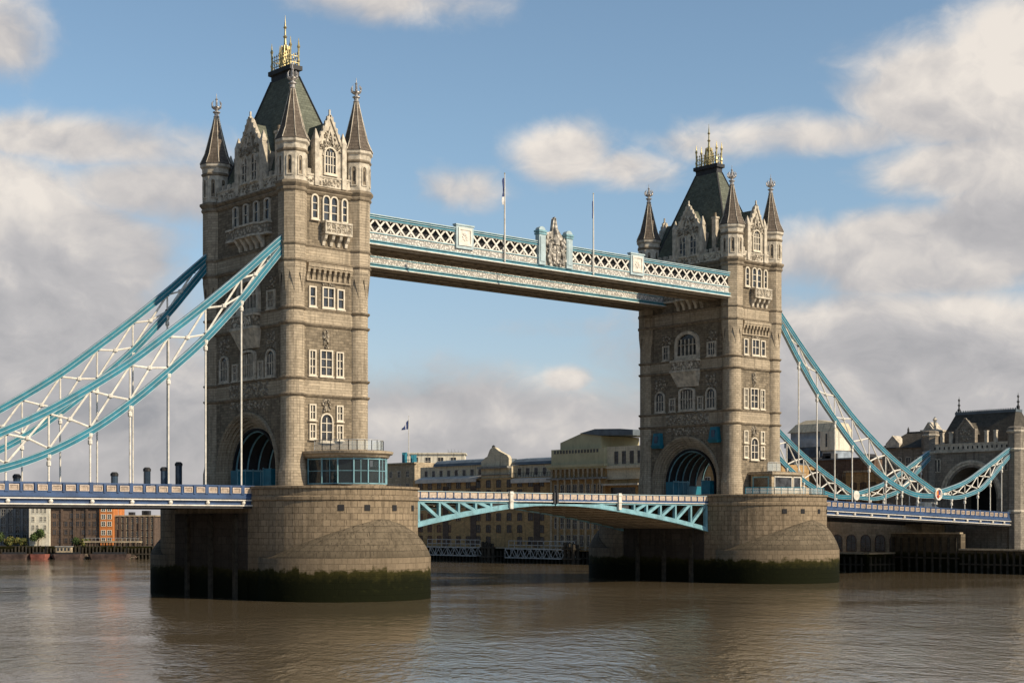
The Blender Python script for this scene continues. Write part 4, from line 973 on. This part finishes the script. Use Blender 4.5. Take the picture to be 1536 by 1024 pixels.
b = MB('aqua', 'glass'); b.ring([(-13.9, 14.2), (-13.9, 16.6), (-10.6, 16.6), (-10.6, 14.2)], [(-13.7, 14.4), (-13.7, 16.4), (-10.8, 16.4), (-10.8, 14.4)], 0, 39.5, 39.62, True); b.use(1).box(39.55, 39.62, -13.7, -10.8, 14.4, 16.4); addp(b.build('window'))
tag(t, 'low flat-roofed control cabin with dark windows, on the right pier below the tower', 'cabin')
railing([(p[0], p[1]) for p in [(41.15 + 10.5 * math.cos(R(a_)), -10.2 + 10.5 * math.sin(R(a_))) for a_ in range(-150, -10, 12)]], 13.66, 1.05, 'teal railing round the top of the right pier in front of the cabin', 'teal')
railing([(40.2, -13.2), (43.4, -13.2), (43.4, -10.4)], 17.35, 1.5, 'glass balcony railing on the roof of the right pier cabin')

# ------------------------------------------------------------------ far bank: gatehouse at the bridge end
t = empty('gatehouse', (125, 0, 3)); off = tuple(-v for v in t.location)
def addg(o, par=None):
    o.parent = par or t
    if par is None: o.location = off
    return o
GX = 119.; GY = 9.6; GC = .0
ain = arc(5.6, 14., 6.3, 20)
b = MB('gate'); poly = [(-GY, -1), (-GY, 23.6), (GY, 23.6), (GY, -1), (5.6, -1), (5.6, 11.)] + ain[::-1] + [(-5.6, 11.), (-5.6, -1)]
b.prism(poly, 0, GX, GX + 13); b.box(GX + .3, GX + 12.7, -5.7, 5.7, -1, 9.3); addg(b.build('wall'))
b = MB('trim')
for h0, a0, n0, h1 in ((7.0, 21.7, .3, 6.5), (6.5, 21.2, .12, 6.05), (6.05, 20.75, -.12, 5.6)):
    b.frame((GX, 0, 0), (0, -1, 0), (-1, 0, 0)); b.ring(arc(h0, 14., a0 - 14., 20), arc(h1, 14., a0 - .45 - 14., 20), 1, n0, -.4)
addg(b.build('arch_moulding'))
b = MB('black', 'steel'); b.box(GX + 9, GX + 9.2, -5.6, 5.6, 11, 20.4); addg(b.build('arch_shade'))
b = MB('trim', 'black')
for (x0, x1, y0, y1) in ((GX - .25, GX + .2, -GY + .8, GY - .8), (GX + 12.8, GX + 13.2, -GY + .8, GY - .8), (GX + 1, GX + 12, -GY - .25, -GY + .2), (GX + 1, GX + 12, GY - .2, GY + .25)):
    b.use(0); b.box(x0, x1, y0, y1, 23.6, 24.9); b.box(x0 - .15, x1 + .15, y0 - .15, y1 + .15, 23.3, 23.6); b.box(x0 - .1, x1 + .1, y0 - .1, y1 + .1, 24.9, 25.1)
b.use(1)
for k in range(16): y = -8. + k * 1.07; b.box(GX - .3, GX - .2, y - .14, y + .14, 23.95, 24.5)
addg(b.build('parapet'))
b = MB('slate2', 'lead', 'gold'); cx = GX + 6.4
b.loft([[(cx - 5.6, -8.4, 24.6), (cx + 5.6, -8.4, 24.6), (cx + 5.6, 8.4, 24.6), (cx - 5.6, 8.4, 24.6)], [(cx - 1.1, -6.6, 31.2), (cx + 1.1, -6.6, 31.2), (cx + 1.1, 6.9, 31.2), (cx - 1.1, 6.9, 31.2)]])
b.use(1).box(cx - 1.2, cx + 1.2, -6.7, 7., 31.15, 31.7)
for k in range(26): y = -6.6 + k * .53; b.box(cx - 1.22, cx - 1.1, y - .12, y + .12, 31.7, 31.95)
rf = addg(b.build('roof'))
for y in (-6.5, 6.8):
    b = MB('steel', 'gold'); b.lathe((cx, y), [(.3, 31.6), (.35, 32.3), (.16, 32.5), (.14, 33.), (.34, 33.2), (.12, 33.4), (.1, 34.), (.26, 34.2), (.04, 34.6), (.02, 35.)], 8); b.build('finial', rf)
b = MB('gate', 'carve', 'slate2'); b.frame((GX, 0, 0), (0, -1, 0), (-1, 0, 0)); c = -1.2
b.prism([(c - 1.9, 24.9), (c - 1.9, 27.3), (c - .9, 28.9), (c - .3, 29.6), (c + .3, 29.6), (c + .9, 28.9), (c + 1.9, 27.3), (c + 1.9, 24.9)], 1, -.7, .1)
for q in (-1, 1): b.box(c + q * 1.9 - .3, c + q * 1.9 + .3, -.75, .25, 24.9, 27.9); b.bar((c + q * 1.9, .15, 27.6), (c, .15, 29.9), .35, .4)
b.use(1); carve(b, c - 1.2, c + 1.2, 25.6, 28.2, .1, .2, 34, .25, .6); b.use(2).prism([(c - 1.7, 26.8), (c, 29.2), (c + 1.7, 26.8)], 1, -5, -.6)
addg(b.build('gable'))
for u in (-6.6, -4.6, 3.4, 5.4):
    b = MB('trim'); b.box(GX - .25, GX + .35, -u - .28, -u + .28, 25., 27.2); b.box(GX - .32, GX + .42, -u - .35, -u + .35, 27.2, 27.4); addg(b.build('pinnacle'))
for sy in (-1, 1):
    for xx in (GX + .4, GX + 12.6):
        b = MB('gate', 'trim'); c = (xx, sy * (GY - .1)); b.lathe(c, [(1.5, -1), (1.5, 26.8)], 8, math.pi / 8); b.use(1)
        for z in (11.4, 23.4, 26.9): b.lathe(c, [(1.48, z - .3), (1.75, z), (1.75, z + .2), (1.48, z + .35)], 8, math.pi / 8)
        b.use(0).lathe(c, [(1.62, 27.1), (1.62, 27.7), (1.3, 27.9)], 8, math.pi / 8); addg(b.build('turret'))
for k, u in enumerate((-8, -7.3, 7., 7.7)):
    b = MB('trim', 'glass').frame((GX, 0, 0), (0, -1, 0), (-1, 0, 0)); i = outline(u - .22, u + .22, 19.6, 22., 1.2); b.ring(outline(u - .36, u + .36, 19.4, 22.2, 1.2), i, 1, -.05, .14, True); b.use(1).prism(i, 1, -.05, .03); addg(b.build('window'))
for z, h_ in ((13.4, 3.4), (18.6, 2.8)):
    for xx in (122.6, 125.5, 128.4): o = window(t, ((0, -GY, 0), (1, 0, 0), (0, -1, 0)), xx - .7, xx + .7, z, z + h_, arch=.6, nm=1, nt=1, frame='trim'); o.location = off
b = MB('trim'); b.box(GX + 1.8, GX + 11.4, -GY - .3, -GY + .05, 11.1, 11.5); b.box(GX + 1.8, GX + 11.4, -GY - .25, -GY + .05, 17.3, 17.6); addg(b.build('string_course'))
tag(t, 'gatehouse with a wide arch and steep dark roof at the right end of the bridge', 'gatehouse')

# generic building: local x along the front, y inwards, z up
def building(name, label, cat, loc, rz, L, D, z0, z1, mat, rows=(), cols=0, ww=1.2, wh=1.6, u0=1.5, roof=None, frame='trim', arch=0, group=None, skip=0., pier_=0., proud=.08, seed=1):
    t = empty(name, (loc[0], loc[1], 0), rz); b = MB(mat, frame); b.box(0, L, 0, D, z0, z1)
    if pier_:
        n = int(L / pier_)
        for k in range(n + 1): u = L * k / n; b.box(max(0, u - .3), min(L, u + .3), -.3, 0, z0, z1)
    b.build('wall', t)
    rnd = random.Random(seed); pr = None
    for r_, z in enumerate(rows):
        for c in range(cols):
            u = u0 + (L - 2 * u0) * (c + .5) / cols
            if rnd.random() < skip: continue
            if pr is None:
                b = MB(frame, 'glass').frame((0, 0, 0), (1, 0, 0), (0, -1, 0)); o_ = outline(-ww / 2 - .14, ww / 2 + .14, -.14, wh + .14, arch); i_ = outline(-ww / 2, ww / 2, 0, wh, arch)
                b.ring(o_, i_, 1, -.02, proud, True); b.box(-.04, .04, -.02, proud * .7, 0, wh); b.box(-ww / 2, ww / 2, -.02, proud * .7, wh * .5 - .04, wh * .5 + .04); b.use(1).prism(i_, 1, -.02, .02)
                pr = b.build('window', t); o = pr
            else: o = pr.copy(); COL.objects.link(o); o.parent = t
            o.location = (u, 0, z)
    if roof: roof(t)
    tag(t, label, cat, group); return t
def cornice(L, z, mat='trim', pr=.4, h_=.4, name='cornice', d0=.0):
    def f(t): b = MB(mat); b.box(-pr, L + pr, -pr, d0 + .6, z, z + h_); b.build(name, t)
    return f
N90 = R(-90); LB0 = YAW - R(90)
# long brick warehouse across the gap between the piers (front faces the river)
def wh_roof(t):
    b = MB('sand', 'galv'); b.box(1, 27, 1.6, 12, 20.3, 23.7); b.box(37.6, 60, 1.6, 12, 20.3, 23.2); up = b.build('upper_storey', t)
    pr = None
    for u, z in [(3.5 + 3.1 * k, 20.9) for k in range(8)] + [(40 + 3. * k, 20.7) for k in range(7)]:
        if pr is None:
            b = MB('trim', 'glass').frame((0, 1.6, 0), (1, 0, 0), (0, -1, 0)); b.ring(outline(-.75, .75, 0, 1.9, 0), outline(-.6, .6, .1, 1.75, 0), 1, 0, .1, True); b.use(1).box(-.6, .6, 0, .03, .1, 1.75); pr = b.build('window', up); o = pr
        else: o = pr.copy(); COL.objects.link(o); o.parent = up
        o.location = (u, 0, z)
    b = MB('lead'); prof = [(1., 23.7), (1.3, 24.4), (2.4, 25.1), (6, 25.5), (12, 25.5), (12, 23.7)]; b.prism(prof, 0, 7, 27.2); b.prism([(y, z - .4) for y, z in prof], 0, 37.6, 60.2); b.build('roof', t)
    b = MB('canopy', 'grey')
    for a_, c_, z in ((2, 26.5, 20.3), (39.6, 60.3, 19.7)):
        b.box(a_, c_, -.95, -.8, z - .85, z + .1)
        b.hexa([(a_, -.9, z - .25), (c_, -.9, z - .25), (c_, 1.5, z + .55), (a_, 1.5, z + .55), (a_, -.9, z), (c_, -.9, z), (c_, 1.5, z + .85), (a_, 1.5, z + .85)])
    b.build('canopy', t)
    b = MB('sand', 'steel'); b.prism([(27, 20.3), (27, 24.4), (28.4, 25.3), (29.3, 25.6), (30.3, 27.3), (31.3, 27.9), (32.3, 27.7), (33.6, 26.9), (36.8, 25.7), (37.4, 25.0), (37.4, 20.3)], 1, .4, 1.3); b.use(1).lathe((31.2, .85), [(.4, 27.7), (.45, 28.1), (.1, 28.4)], 8); b.build('gable', t)
    b = MB('grey', 'steel'); b.box(26.8, 38.2, -.9, .5, 22.6, 23.1); b.box(26.8, 38.2, -.3, .5, 21., 21.2); b.build('ledge', t)
    for u in (13.5, 24.5, 48): b = MB('bdark', 'steel'); b.box(u - 1.1, u + 1.1, -.12, 0, 3.5, 18.5); b.build('loading_bay', t)
    b = MB('steel'); 
    for k in range(24): b.box(38 + k * .95, 38.08 + k * .95, .2, .28, 20.3, 21.3)
    b.box(38, 60, .2, .28, 21.25, 21.33); b.build('balcony_rail', t)
building('riverside_warehouse', 'long brown brick warehouse with grey canopies and small windows, seen beyond it', 'warehouse', (95.6, 150), N90, 60.5, 18, 2.5, 20.3, 'bbrown', (4.2, 7., 9.9, 12.7, 15.6, 18.0), 15, 1.5, 1.7, 1.2, wh_roof, 'bdark', .25, skip=.12)
def ol_roof(t):
    b = MB('olive', 'glass', 'cream'); b.box(.2, 17.6, -.4, 14, 22.6, 26.2); b.use(1)
    for k in range(15): b.box(1.2 + k * 1.0, 1.75 + k * 1.0, -.46, -.38, 25.2, 25.95)
    b.build('upper_storey', t)
    b = MB('olive', 'steel'); b.prism([(2.2, 26.2), (2.2, 27.8), (9.2, 29.7), (15.6, 28.9), (15.6, 26.2)], 1, .6, 13); b.build('attic', t)
    b = MB('lead'); b.prism([(9., 29.7), (14, 30.5), (22, 30.2), (26, 29.8), (26, 28.6), (15.6, 29.)], 1, .2, 13.4); b.build('roof', t)
    b = MB('olive'); b.box(-.8, 18.4, -1.2, .2, 22., 22.6); b.box(-.4, 18, -.8, .2, 21.6, 22.); b.build('cornice', t)
    for k in range(12): u = .7 + k * 1.5; b = MB('btan'); b.lathe((u, -.7), [(.2, 19.6), (.26, 20.), (.2, 20.3), (.28, 21.), (.34, 21.6)], 8); b.build('bracket_column', t)
    b = MB('grey'); b.box(-.6, 18, -1.3, .2, 19.2, 19.6); b.build('balcony', t)
    for k in range(8): u = .8 + k * 2.3; b = MB('btan'); b.lathe((u, -1.), [(.28, 3), (.28, 13.2), (.22, 13.4), (.22, 18.8), (.36, 19.2)], 8); b.build('column', t)
    b = MB('sand', 'glass', 'trim'); b.box(17.6, 30, .5, 12, 19, 26.3); b.box(18, 30, -.3, .5, 21.4, 22.); b.use(1)
    for k in range(4): b.box(20 + k * 2.4, 21.2 + k * 2.4, .44, .5, 22.4, 25.2)
    b.build('side_wing', t)
    b = MB('bbrown', 'glass', 'trim'); b.box(17.6, 30, 1, 12, 2.8, 19); b.use(1); b.box(18.4, 26, .94, 1, 13.4, 17.2); b.box(18.4, 26, .94, 1, 4, 11); b.use(2).box(17.8, 29, -1.4, 1, 17.6, 18.); b.build('side_wing', t)
building('market_hall', 'olive-clad building with a shallow gable and columned lower storeys, left of the right tower', 'building', (93.5, 94.5), N90, 17.6, 14, 2.8, 22, 'bbrown', (4., 8, 12., 15.6), 8, 1.3, 2.4, .6, ol_roof, 'trim', 0, seed=3)
building('stone_terrace', 'low banded stone building just right of the glass pavilion', 'building', (110, 182), N90, 14, 10, 2, 26.0, 'btan', (18.5, 22), 3, 1.2, 1.6, 1.2, cornice(14, 25.6, 'btan', .6), seed=4)
def white_roof(t):
    b = MB('cream', 'steel'); b.box(-.4, 18.4, -.4, 12.2, 29.6, 30.0); b.build('roof_slab', t)
    b = MB('galv'); b.box(13, 17, 1, 4, 30, 30.2)
    for k in range(5): b.box(13 + k, 13.08 + k, 1, 1.08, 30, 31); b.build('roof_rail', t)
    b = MB('grey'); b.box(-1.2, 8, -1.6, 0, 24.5, 25); b.build('terrace', t)
building('white_house', 'plain white flat-roofed block with a few square windows above the warehouse roof', 'building', (126.4, 194.4), LB0, 18., 12, 3, 29.6, 'cream', (26.3, 22.), 4, 1.6, 2.3, 1.5, white_roof, 'cream', 0, seed=5)
fp = flagpole(118, 181.1, 24., 39.6, .14, 'distant flagpole flying a dark blue flag beside the white house', 'fly', '')
b = MB('teal', 'aqua'); b.prism([(-3.4, 1.6), (-2.6, .4), (3.4, .4), (3.8, 1.6)], 1, -.9, .9)
for u in (-2.4, -1.4): b.box(u - .07, u + .07, -.5, .5, 1.6, 5.4)
for u in (1.6, 3.): b.box(u - .07, u + .07, -.5, .5, 1.6, 4.6)
b.use(1).box(-2.6, 3.2, -.06, .06, 3.2, 3.34); b.box(-2.6, -.9, -.06, .06, 5.3, 5.45); b.box(-3.2, 3.6, -.95, -.85, 2.3, 2.4)
o = b.build('base_frame', fp); o.rotation_euler.z = N90
# buildings seen through the right tower's arch and behind the right side span
building('brick_range', 'tan brick building glimpsed through the arch of the right tower', 'building', (98, 62), N90, 26, 16, 2.8, 21.5, 'bbrown', (4.2, 8.2, 12.2, 16.6), 8, 1.5, 2.4, 1., cornice(26, 21.3), 'cream', .3, seed=6)
def tower_roof(t):
    b = MB('sand'); b.loft([[(-.6, -.6, 31.2), (13.6, -.6, 31.2), (13.6, 6.4, 31.2), (-.6, 6.4, 31.2)], [(1.2, .5, 33.2), (13., .5, 33.2), (13, 5.6, 33.2), (1.2, 5.6, 33.2)], [(3.4, 1.5, 34.2), (7, 1.5, 34.2), (7, 4.5, 34.2), (3.4, 4.5, 34.2)]]); b.build('roof', t)
    b = MB('cream', 'glass'); b.box(9.4, 13.6, -.6, 6.2, 26.6, 31.2); b.use(1).box(11, 11.5, -.66, -.6, 27.4, 30.6); b.build('white_bay', t)
    b = MB('pglass'); b.box(-1.6, 9.4, -.5, 5, 27.6, 29.6); b.build('glass_storey', t); b = MB('wblue'); b.box(-1.2, 9.4, -.3, 5, 25., 27.6); b.build('glass_storey', t)
    b = MB('steel', 'galv')
    for k in range(9): b.box(.3 + k * 1.55, .42 + k * 1.55, -.12, 0, 3, 25.4)
    for k in range(6): b.box(0, 13.4, -.08, 0, 6 + k * 3.6, 6.3 + k * 3.6)
    b.build('curtain_grid', t)
building('office_tower', 'grey glass office block with a white bay and domed pale roof, behind the right chains', 'office', (150, 69.5), N90, 13.4, 6, 3, 31.2, 'pglass', (), 0, roof=tower_roof)
def flat_roof(L, z, mat='lead', h_=1.2):
    def f(t):
        b = MB(mat, 'steel', 'galv'); b.box(-.3, L + .3, -.3, 8, z, z + .35); b.use(1); rnd = random.Random(int(L * 10))
        for _ in range(3): u = rnd.uniform(1, L - 3); b.box(u, u + rnd.uniform(1, 2.4), 1.5, 4, z + .35, z + .35 + rnd.uniform(.5, 1.4))
        b.use(2).box(.5, .6, 1, 1.1, z, z + 2.2); b.build('roof', t)
    return f
building('brick_block', 'dark brown brick block with a flat roof, right of the grey office block', 'building', (136, 51.5), N90, 16.5, 14, 3, 23.6, 'bdark', (5, 8.4, 11.8, 15.2, 18.6), 7, 1.2, 1.9, .8, flat_roof(16.5, 23.6), 'bdark', .3, seed=7)
building('tan_warehouse', 'low tan brick warehouse between the dark block and the gatehouse', 'warehouse', (131, 39), N90, 17, 14, 3, 20.6, 'bbrown', (5, 8.6, 12.2, 16.), 6, 1.4, 2.1, .8, cornice(17, 20.4, 'btan'), 'bdark', .3, seed=8)
building('tan_terrace', 'tan terrace half hidden behind the right tower and its low far chain', 'building', (133, 66), N90, 11, 12, 3, 22.6, 'bbrown', (5, 9, 13, 17.4), 4, 1.4, 2.2, .8, flat_roof(11, 22.6), 'trim', .3, seed=9)
def wing_roof(t):
    b = MB('slate2', 'gate', 'steel'); b.prism([(-.4, 25.0), (4.8, 28.4), (6., 28.4), (11, 25.0)], 0, 0, 12.6) if False else None
    b.loft([[(-.5, -.5, 24.9), (13, -.5, 24.9), (13, 10, 24.9), (-.5, 10, 24.9)], [(3.2, 4.2, 28.2), (13, 4.2, 28.2), (13, 5.2, 28.2), (3.2, 5.2, 28.2)]]); b.use(2).box(3.2, 13, 4.3, 5.1, 28.2, 28.5); b.lathe((3.3, 4.7), [(.2, 28.3), (.25, 29), (.03, 29.6)], 6); b.build('roof', t)
    b = MB('trim', 'slate'); b.prism([(1., 24.9), (1., 25.9), (2.7, 27.6), (4.4, 25.9), (4.4, 24.9)], 1, -.2, 2.6); b.build('gable', t)
    b = MB('gate', 'trim'); b.box(10.2, 13.4, -.8, 3, 3, 28.); b.use(1).box(10., 13.6, -1, 3.2, 28, 28.4); b.prism([(10.6, 28.4), (11.8, 30.), (13, 28.4)], 1, -.8, 2.6); b.lathe((12.9, 0), [(.25, 28.4), (.3, 30.2), (.5, 30.4), (.1, 31.)], 8); b.build('stair_turret', t)
building('gatehouse_wing', 'low stone wing with a slate roof, attached left of the gatehouse', 'building', (123.6, 24.2), N90, 13, 11, 3, 24.9, 'gate', (6, 11, 16, 20.5), 5, 1.1, 2.4, .8, wing_roof, 'trim', .4, seed=10)
def vault(t):
    b = MB('trim'); b.box(-.3, 23, -.3, .5, 10.2, 10.6); b.build('coping', t)
building('vaulted_quay', 'row of dark arched vaults in a tan quayside wall beneath the right side span', 'building', (109.5, 28), N90, 23, 8, 2, 10.2, 'btan', (3.6,), 6, 2.2, 3.2, 1., vault, 'bdark', 1., seed=11)
# river walls
def pile_wall(name, label, cat, loc, rz, L, z1, mat='quay', ledge=True, st=1.3, hp=.3):
    t = empty(name, (loc[0], loc[1], 0), rz); b = MB(mat); b.box(0, L, 0, 1.5, -2, z1); b.build('wall', t)
    b = MB('timber'); n = int(L / st); rnd = random.Random(int(L))
    for k in range(n): u = (k + .5) * L / n; b.box(u - .17, u + .17, -.36, 0, -2, z1 - .3 + rnd.uniform(-.5, hp))
    b.box(0, L, -.46, -.3, z1 * .35, z1 * .35 + .3); b.build('timber_piles', t)
    if ledge: b = MB('btan'); b.box(-.1, L + .1, -.5, .6, z1, z1 + .3); b.build('coping', t)
    return tag(t, label, cat)
pile_wall('river_wall', 'dark timber-faced river wall under the brick warehouse', 'river wall', (93.8, 172), N90, 112, 3.1)
pile_wall('river_wall', 'dark piled river wall below the arched vaults, right of the right pier', 'river wall', (93.8, 60), N90, 53, 3.3)
pile_wall('abutment_wall', 'tall dark piled wall with a pale ledge under the end of the right deck', 'river wall', (102, 7), N90, 15.5, 7.2, 'quay', True, 1.7, -.4)
pile_wall('river_wall', 'dark river wall at the right edge beyond the gatehouse', 'river wall', (101.8, -8.6), N90, 90, 4.2)
pile_wall('river_wall', 'short return of dark piled wall between the arched vaults and the tall abutment wall', 'river wall', (93.6, 6.4), 0, 9.0, 3.3)
# landing stages with white lattice girders in front of the warehouse
def gangway(y0, L, z0, h_, label, rail):
    t = empty('gangway', (88.5, y0, 0), N90); b = MB('galv')
    for yy in (0, 1.8):
        b.box(0, L, yy, yy + .18, z0, z0 + .22); b.box(0, L, yy, yy + .18, z0 + h_, z0 + h_ + .22); n = int(L / 1.5)
        for k in range(n):
            u = L * k / n; v = L * (k + 1) / n
            b.bar((u, yy + .09, z0 + .1), (v, yy + .09, z0 + h_ + .1), .12) if k % 2 else b.bar((u, yy + .09, z0 + h_ + .1), (v, yy + .09, z0 + .1), .12)
            if k % 3 == 0: b.bar((u, yy + .09, z0), (u, yy + .09, z0 + h_), .1)
    b.build('lattice_girder', t); b = MB('grey'); b.box(0, L, .1, 1.9, z0 + .05, z0 + .18); b.build('walkway_floor', t)
    if rail:
        b = MB('galv')
        for z in (z0 + h_ + .9, z0 + h_ + 1.9): b.box(0, L, 1.2, 1.32, z, z + .16)
        for k in range(12): u = L * k / 11; b.box(u - .06, u + .06, 1.2, 1.3, z0 + h_, z0 + h_ + 2)
        b.build('upper_rail', t)
    tag(t, label, 'gangway', 'gangways below the warehouse')
gangway(136.5, 20.5, 1.2, 2.0, 'pale lattice gangway next to the left pier, below the warehouse', True)
gangway(105.5, 22.5, 1.0, 2.1, 'pale lattice gangway with an upper rail, midway between the two piers', True)
for y, wd, lab in ((111.5, 1.5, 'tall dark timber dolphin standing between the two pale gangways'), (82.5, 1.9, 'broad dark timber dolphin at the right end of the gangways')):
    t = empty('timber_dolphin', (88.3, y, 0)); b = MB('timber', 'steel')
    for a_ in (-1, 0, 1):
        for c_ in (-.6, .6): b.lathe((c_, a_ * wd * .7), [(.38, -2), (.38, 4.6 + .2 * a_)], 8)
    b.build('piles', t); 
    for zz in (3.2, 1.): b = MB('timber'); b.box(-1.2, 1.2, -wd, wd, zz, zz + .35); b.build('waling', t)
    tag(t, lab, 'dolphin')

# ------------------------------------------------------------------ far bank on the left
LB = YAW - R(90)
def lp(s_, dpt=0.): q = Vector((17.54, 227.9, 0)) + RT * s_ + FW * dpt; return (q.x, q.y)
building('concrete_tower', 'grey office block with vertical concrete ribs, far left under the deck', 'office', lp(-16, 7), LB, 23.6, 14, 3, 18.5, 'wgrey', (4.4, 6.7, 9., 11.3, 13.6, 15.9), 12, 1.1, 1.7, .4, None, 'grey', pier_=1.95, proud=.2, seed=12)
building('cream_block', 'cream rendered block with small dark windows, between the ribbed offices and the dark warehouse', 'building', lp(8.1, -1.2), LB, 5.4, 14, 3, 18.3, 'cream', (5.3, 7.5, 9.7, 11.9, 14.1, 16.3), 4, .55, 1.15, .6, None, 'cream', skip=.15, seed=13)
building('dark_warehouse', 'sooty brown brick warehouse left of the orange building, under the left deck', 'warehouse', lp(13.2, 0), LB, 13.2, 13, 3, 12.9, 'bdark', (4, 6.2, 8.4, 10.6), 8, .8, 1.2, .5, flat_roof(13.2, 12.9, 'steel'), 'bdark', skip=.12, pier_=3.3, seed=14)
building('orange_block', 'narrow bright orange brick building under the left deck', 'building', lp(26.6, -.6), LB, 3.6, 12, 3.4, 17.2, 'borange', (4.2, 6.2, 8.5, 10.4, 12.4, 14.4), 2, .95, 1.05, .2, None, 'cream', proud=.1, seed=15)
building('grimy_block', 'grey-brown block with many small windows, right of the orange building', 'building', lp(30.3, 1.), LB, 10.5, 12, 3, 11., 'bdark', (3.9, 5.8, 7.7, 9.4), 8, .75, 1.1, .4, flat_roof(10.5, 11., 'btan'), 'btan', skip=.08, pier_=1.3, seed=16)
def tree(name, loc, H, rad, label, mat, n, trunk, cat='bush'):
    t = empty(name, (*loc, 3.1)); rnd = random.Random(int(loc[0] * 10 + H * 7)); b = MB(mat, 'leaf')
    lobes = [(Vector((rnd.uniform(-1, 1) * rad * .65, rnd.uniform(-1, 1) * rad * .5, H * rnd.uniform(.35, .82) if trunk else H * rnd.uniform(.2, .65))), rad * rnd.uniform(.3, .55)) for _ in range(9)]
    for _ in range(n):
        c, r_ = rnd.choice(lobes); v = Vector((rnd.gauss(0, 1), rnd.gauss(0, 1), rnd.gauss(0, 1))).normalized() * r_ * rnd.uniform(.6, 1.05); v.z *= .85; p = c + v
        if p.z < .1: continue
        a_ = Vector((rnd.gauss(0, 1), rnd.gauss(0, 1), rnd.gauss(0, 1))).normalized(); e_ = a_.cross(v + Vector((.01, 0, 0))).normalized(); s_ = rnd.uniform(.12, .26)
        b.use(0 if rnd.random() < .6 else 1); b.F([b.V(p + a_ * s_), b.V(p + e_ * s_ * .7), b.V(p - a_ * s_), b.V(p - e_ * s_ * .7)])
    b.build('crown', t); b = MB('bark'); b.tube([(0, 0, -.3), (.05, 0, H * .3), (0, .1, H * .7)], [.18, .13, .05], 6)
    for k in range(5): a_ = k * 1.3; b.tube([(0, 0, H * (.25 + .06 * k)), (rad * .45 * math.cos(a_), rad * .45 * math.sin(a_), H * (.5 + .06 * k))], [.08, .03], 5)
    b.build('trunk', t); tag(t, label, cat, 'greenery on the left bank')
tree('bush', lp(-.5, -4), 4.8, 3.4, 'large green bush at the far left edge of the river bank', 'leaf', 2600, 0)
tree('bush', lp(4.2, -3.5), 3.4, 2.4, 'yellow-green bush on the left bank below the ribbed offices', 'leafy', 1500, 0)
tree('bush', lp(7., -3.2), 2.6, 1.6, 'small olive bush on the left bank beside the yellow-green one', 'leafy', 900, 0)
tree('tree', lp(11, -3), 5., 2.4, 'round green tree in front of the cream block on the left bank', 'leaf', 1500, 1, 'tree')
t = empty('rubble_bank', (*lp(-18, -14.4), 0), LB); rnd = random.Random(5); b = MB('btan', 'bdark', 'timber')
for k in range(520):
    u = rnd.uniform(0, 58); v = rnd.uniform(-.6, 1.3); z = rnd.uniform(-.2, .25) + (v + .6) * .65; q = rnd.uniform(.15, .5); b.use(rnd.choice((0, 1, 1, 2)))
    b.hexa([(u + sx * q * rnd.uniform(.6, 1.2), v + sy * q * rnd.uniform(.5, 1), z + sz * q * rnd.uniform(.3, .7)) for sz in (-1, 1) for sx, sy in ((-1, -1), (1, -1), (1, 1), (-1, 1))])
b.build('stones', t)['kind'] = 'stuff'; tag(t, 'strip of tumbled stones along the foot of the left river wall', 'rubble', None, 'stuff')
tree('bush', lp(20.6, -3), 3.0, 1.7, 'green bush at the foot of the dark warehouse', 'leaf', 1000, 0)
tree('bush', lp(23.2, -3), 2.5, 1.4, 'grassy green bush just left of the jetty', 'leafy', 900, 0)
for s_, L, mat, lab, kind in ((-3.5, 7.5, 'barge', 'grey barge with a pale slatted cabin, moored at the far left edge', 'cabin'), (4.6, 8.5, 'barge', 'long low rusty black barge moored on the left bank', 'low'), (12.4, 5.5, 'bargered', 'barge with a faded red hull on the left bank', 'low'), (18.4, 8.5, 'barge', 'dark barge with pale crates on deck, below the dark warehouse', 'cabin'), (27.6, 11, 'barge', 'long grey barge moored in front of the jetty', 'low')):
    t = empty('barge', (*lp(s_, -15.6), 0), LB); b = MB(mat); hp = [(0, 0), (.9, -1.3), (L - .9, -1.3), (L, 0), (L - .9, 1.3), (.9, 1.3)]
    b.loft([[(L / 2 + (u - L / 2) * q, v * q, z) for u, v in hp] for q, z in ((.88, -.4), (.98, .8), (1.02, 1.35))]); b.build('hull', t)
    b = MB('steel', 'btan'); b.box(1.4, L - 1.4, -.9, .9, 1.35, 1.8); b.build('hatch', t)
    if kind == 'cabin':
        b = MB('cream' if s_ < 0 else 'btan', 'glass', 'galv'); b.box(1.2, L * .6, -.8, .8, 1.8, 3.2); b.use(2).box(1., L * .6 + .2, -1, 1, 3.2, 3.35); b.use(1)
        for k in range(4): b.box(1.6 + k * .9, 2.1 + k * .9, -.84, -.8, 2.2, 2.9)
        b.build('cabin', t)
    b = MB('steel'); b.box(L - 1.2, L - 1.1, -.05, .05, 1.3, 3.6); b.build('mast', t)
    tag(t, lab, 'barge', 'barges moored on the left bank')
t = empty('jetty', (*lp(24.6, -7.5), 0), LB); b = MB('btan'); b.box(0, 14.5, -1.2, 2, 4.2, 4.55); b.build('deck', t)
b = MB('timber')
for k in range(10): b.box(.3 + k * 1.5, .55 + k * 1.5, -1, -.75, -1, 4.2); b.box(.3 + k * 1.5, .55 + k * 1.5, 1.5, 1.75, -1, 4.2)
b.build('piles', t); b = MB('galv')
for k in range(15): b.box(.1 + k, .16 + k, -1.15, -1.09, 4.55, 5.4)
b.box(0, 14.5, -1.15, -1.09, 5.34, 5.42); b.build('handrail', t); tag(t, 'pale-topped jetty on dark posts in front of the orange building', 'jetty')
pile_wall('river_wall', 'rough dark river wall behind the barges on the left', 'river wall', lp(-40, -13.2), LB, 86, 3.3, 'shade', False, .9, .5)
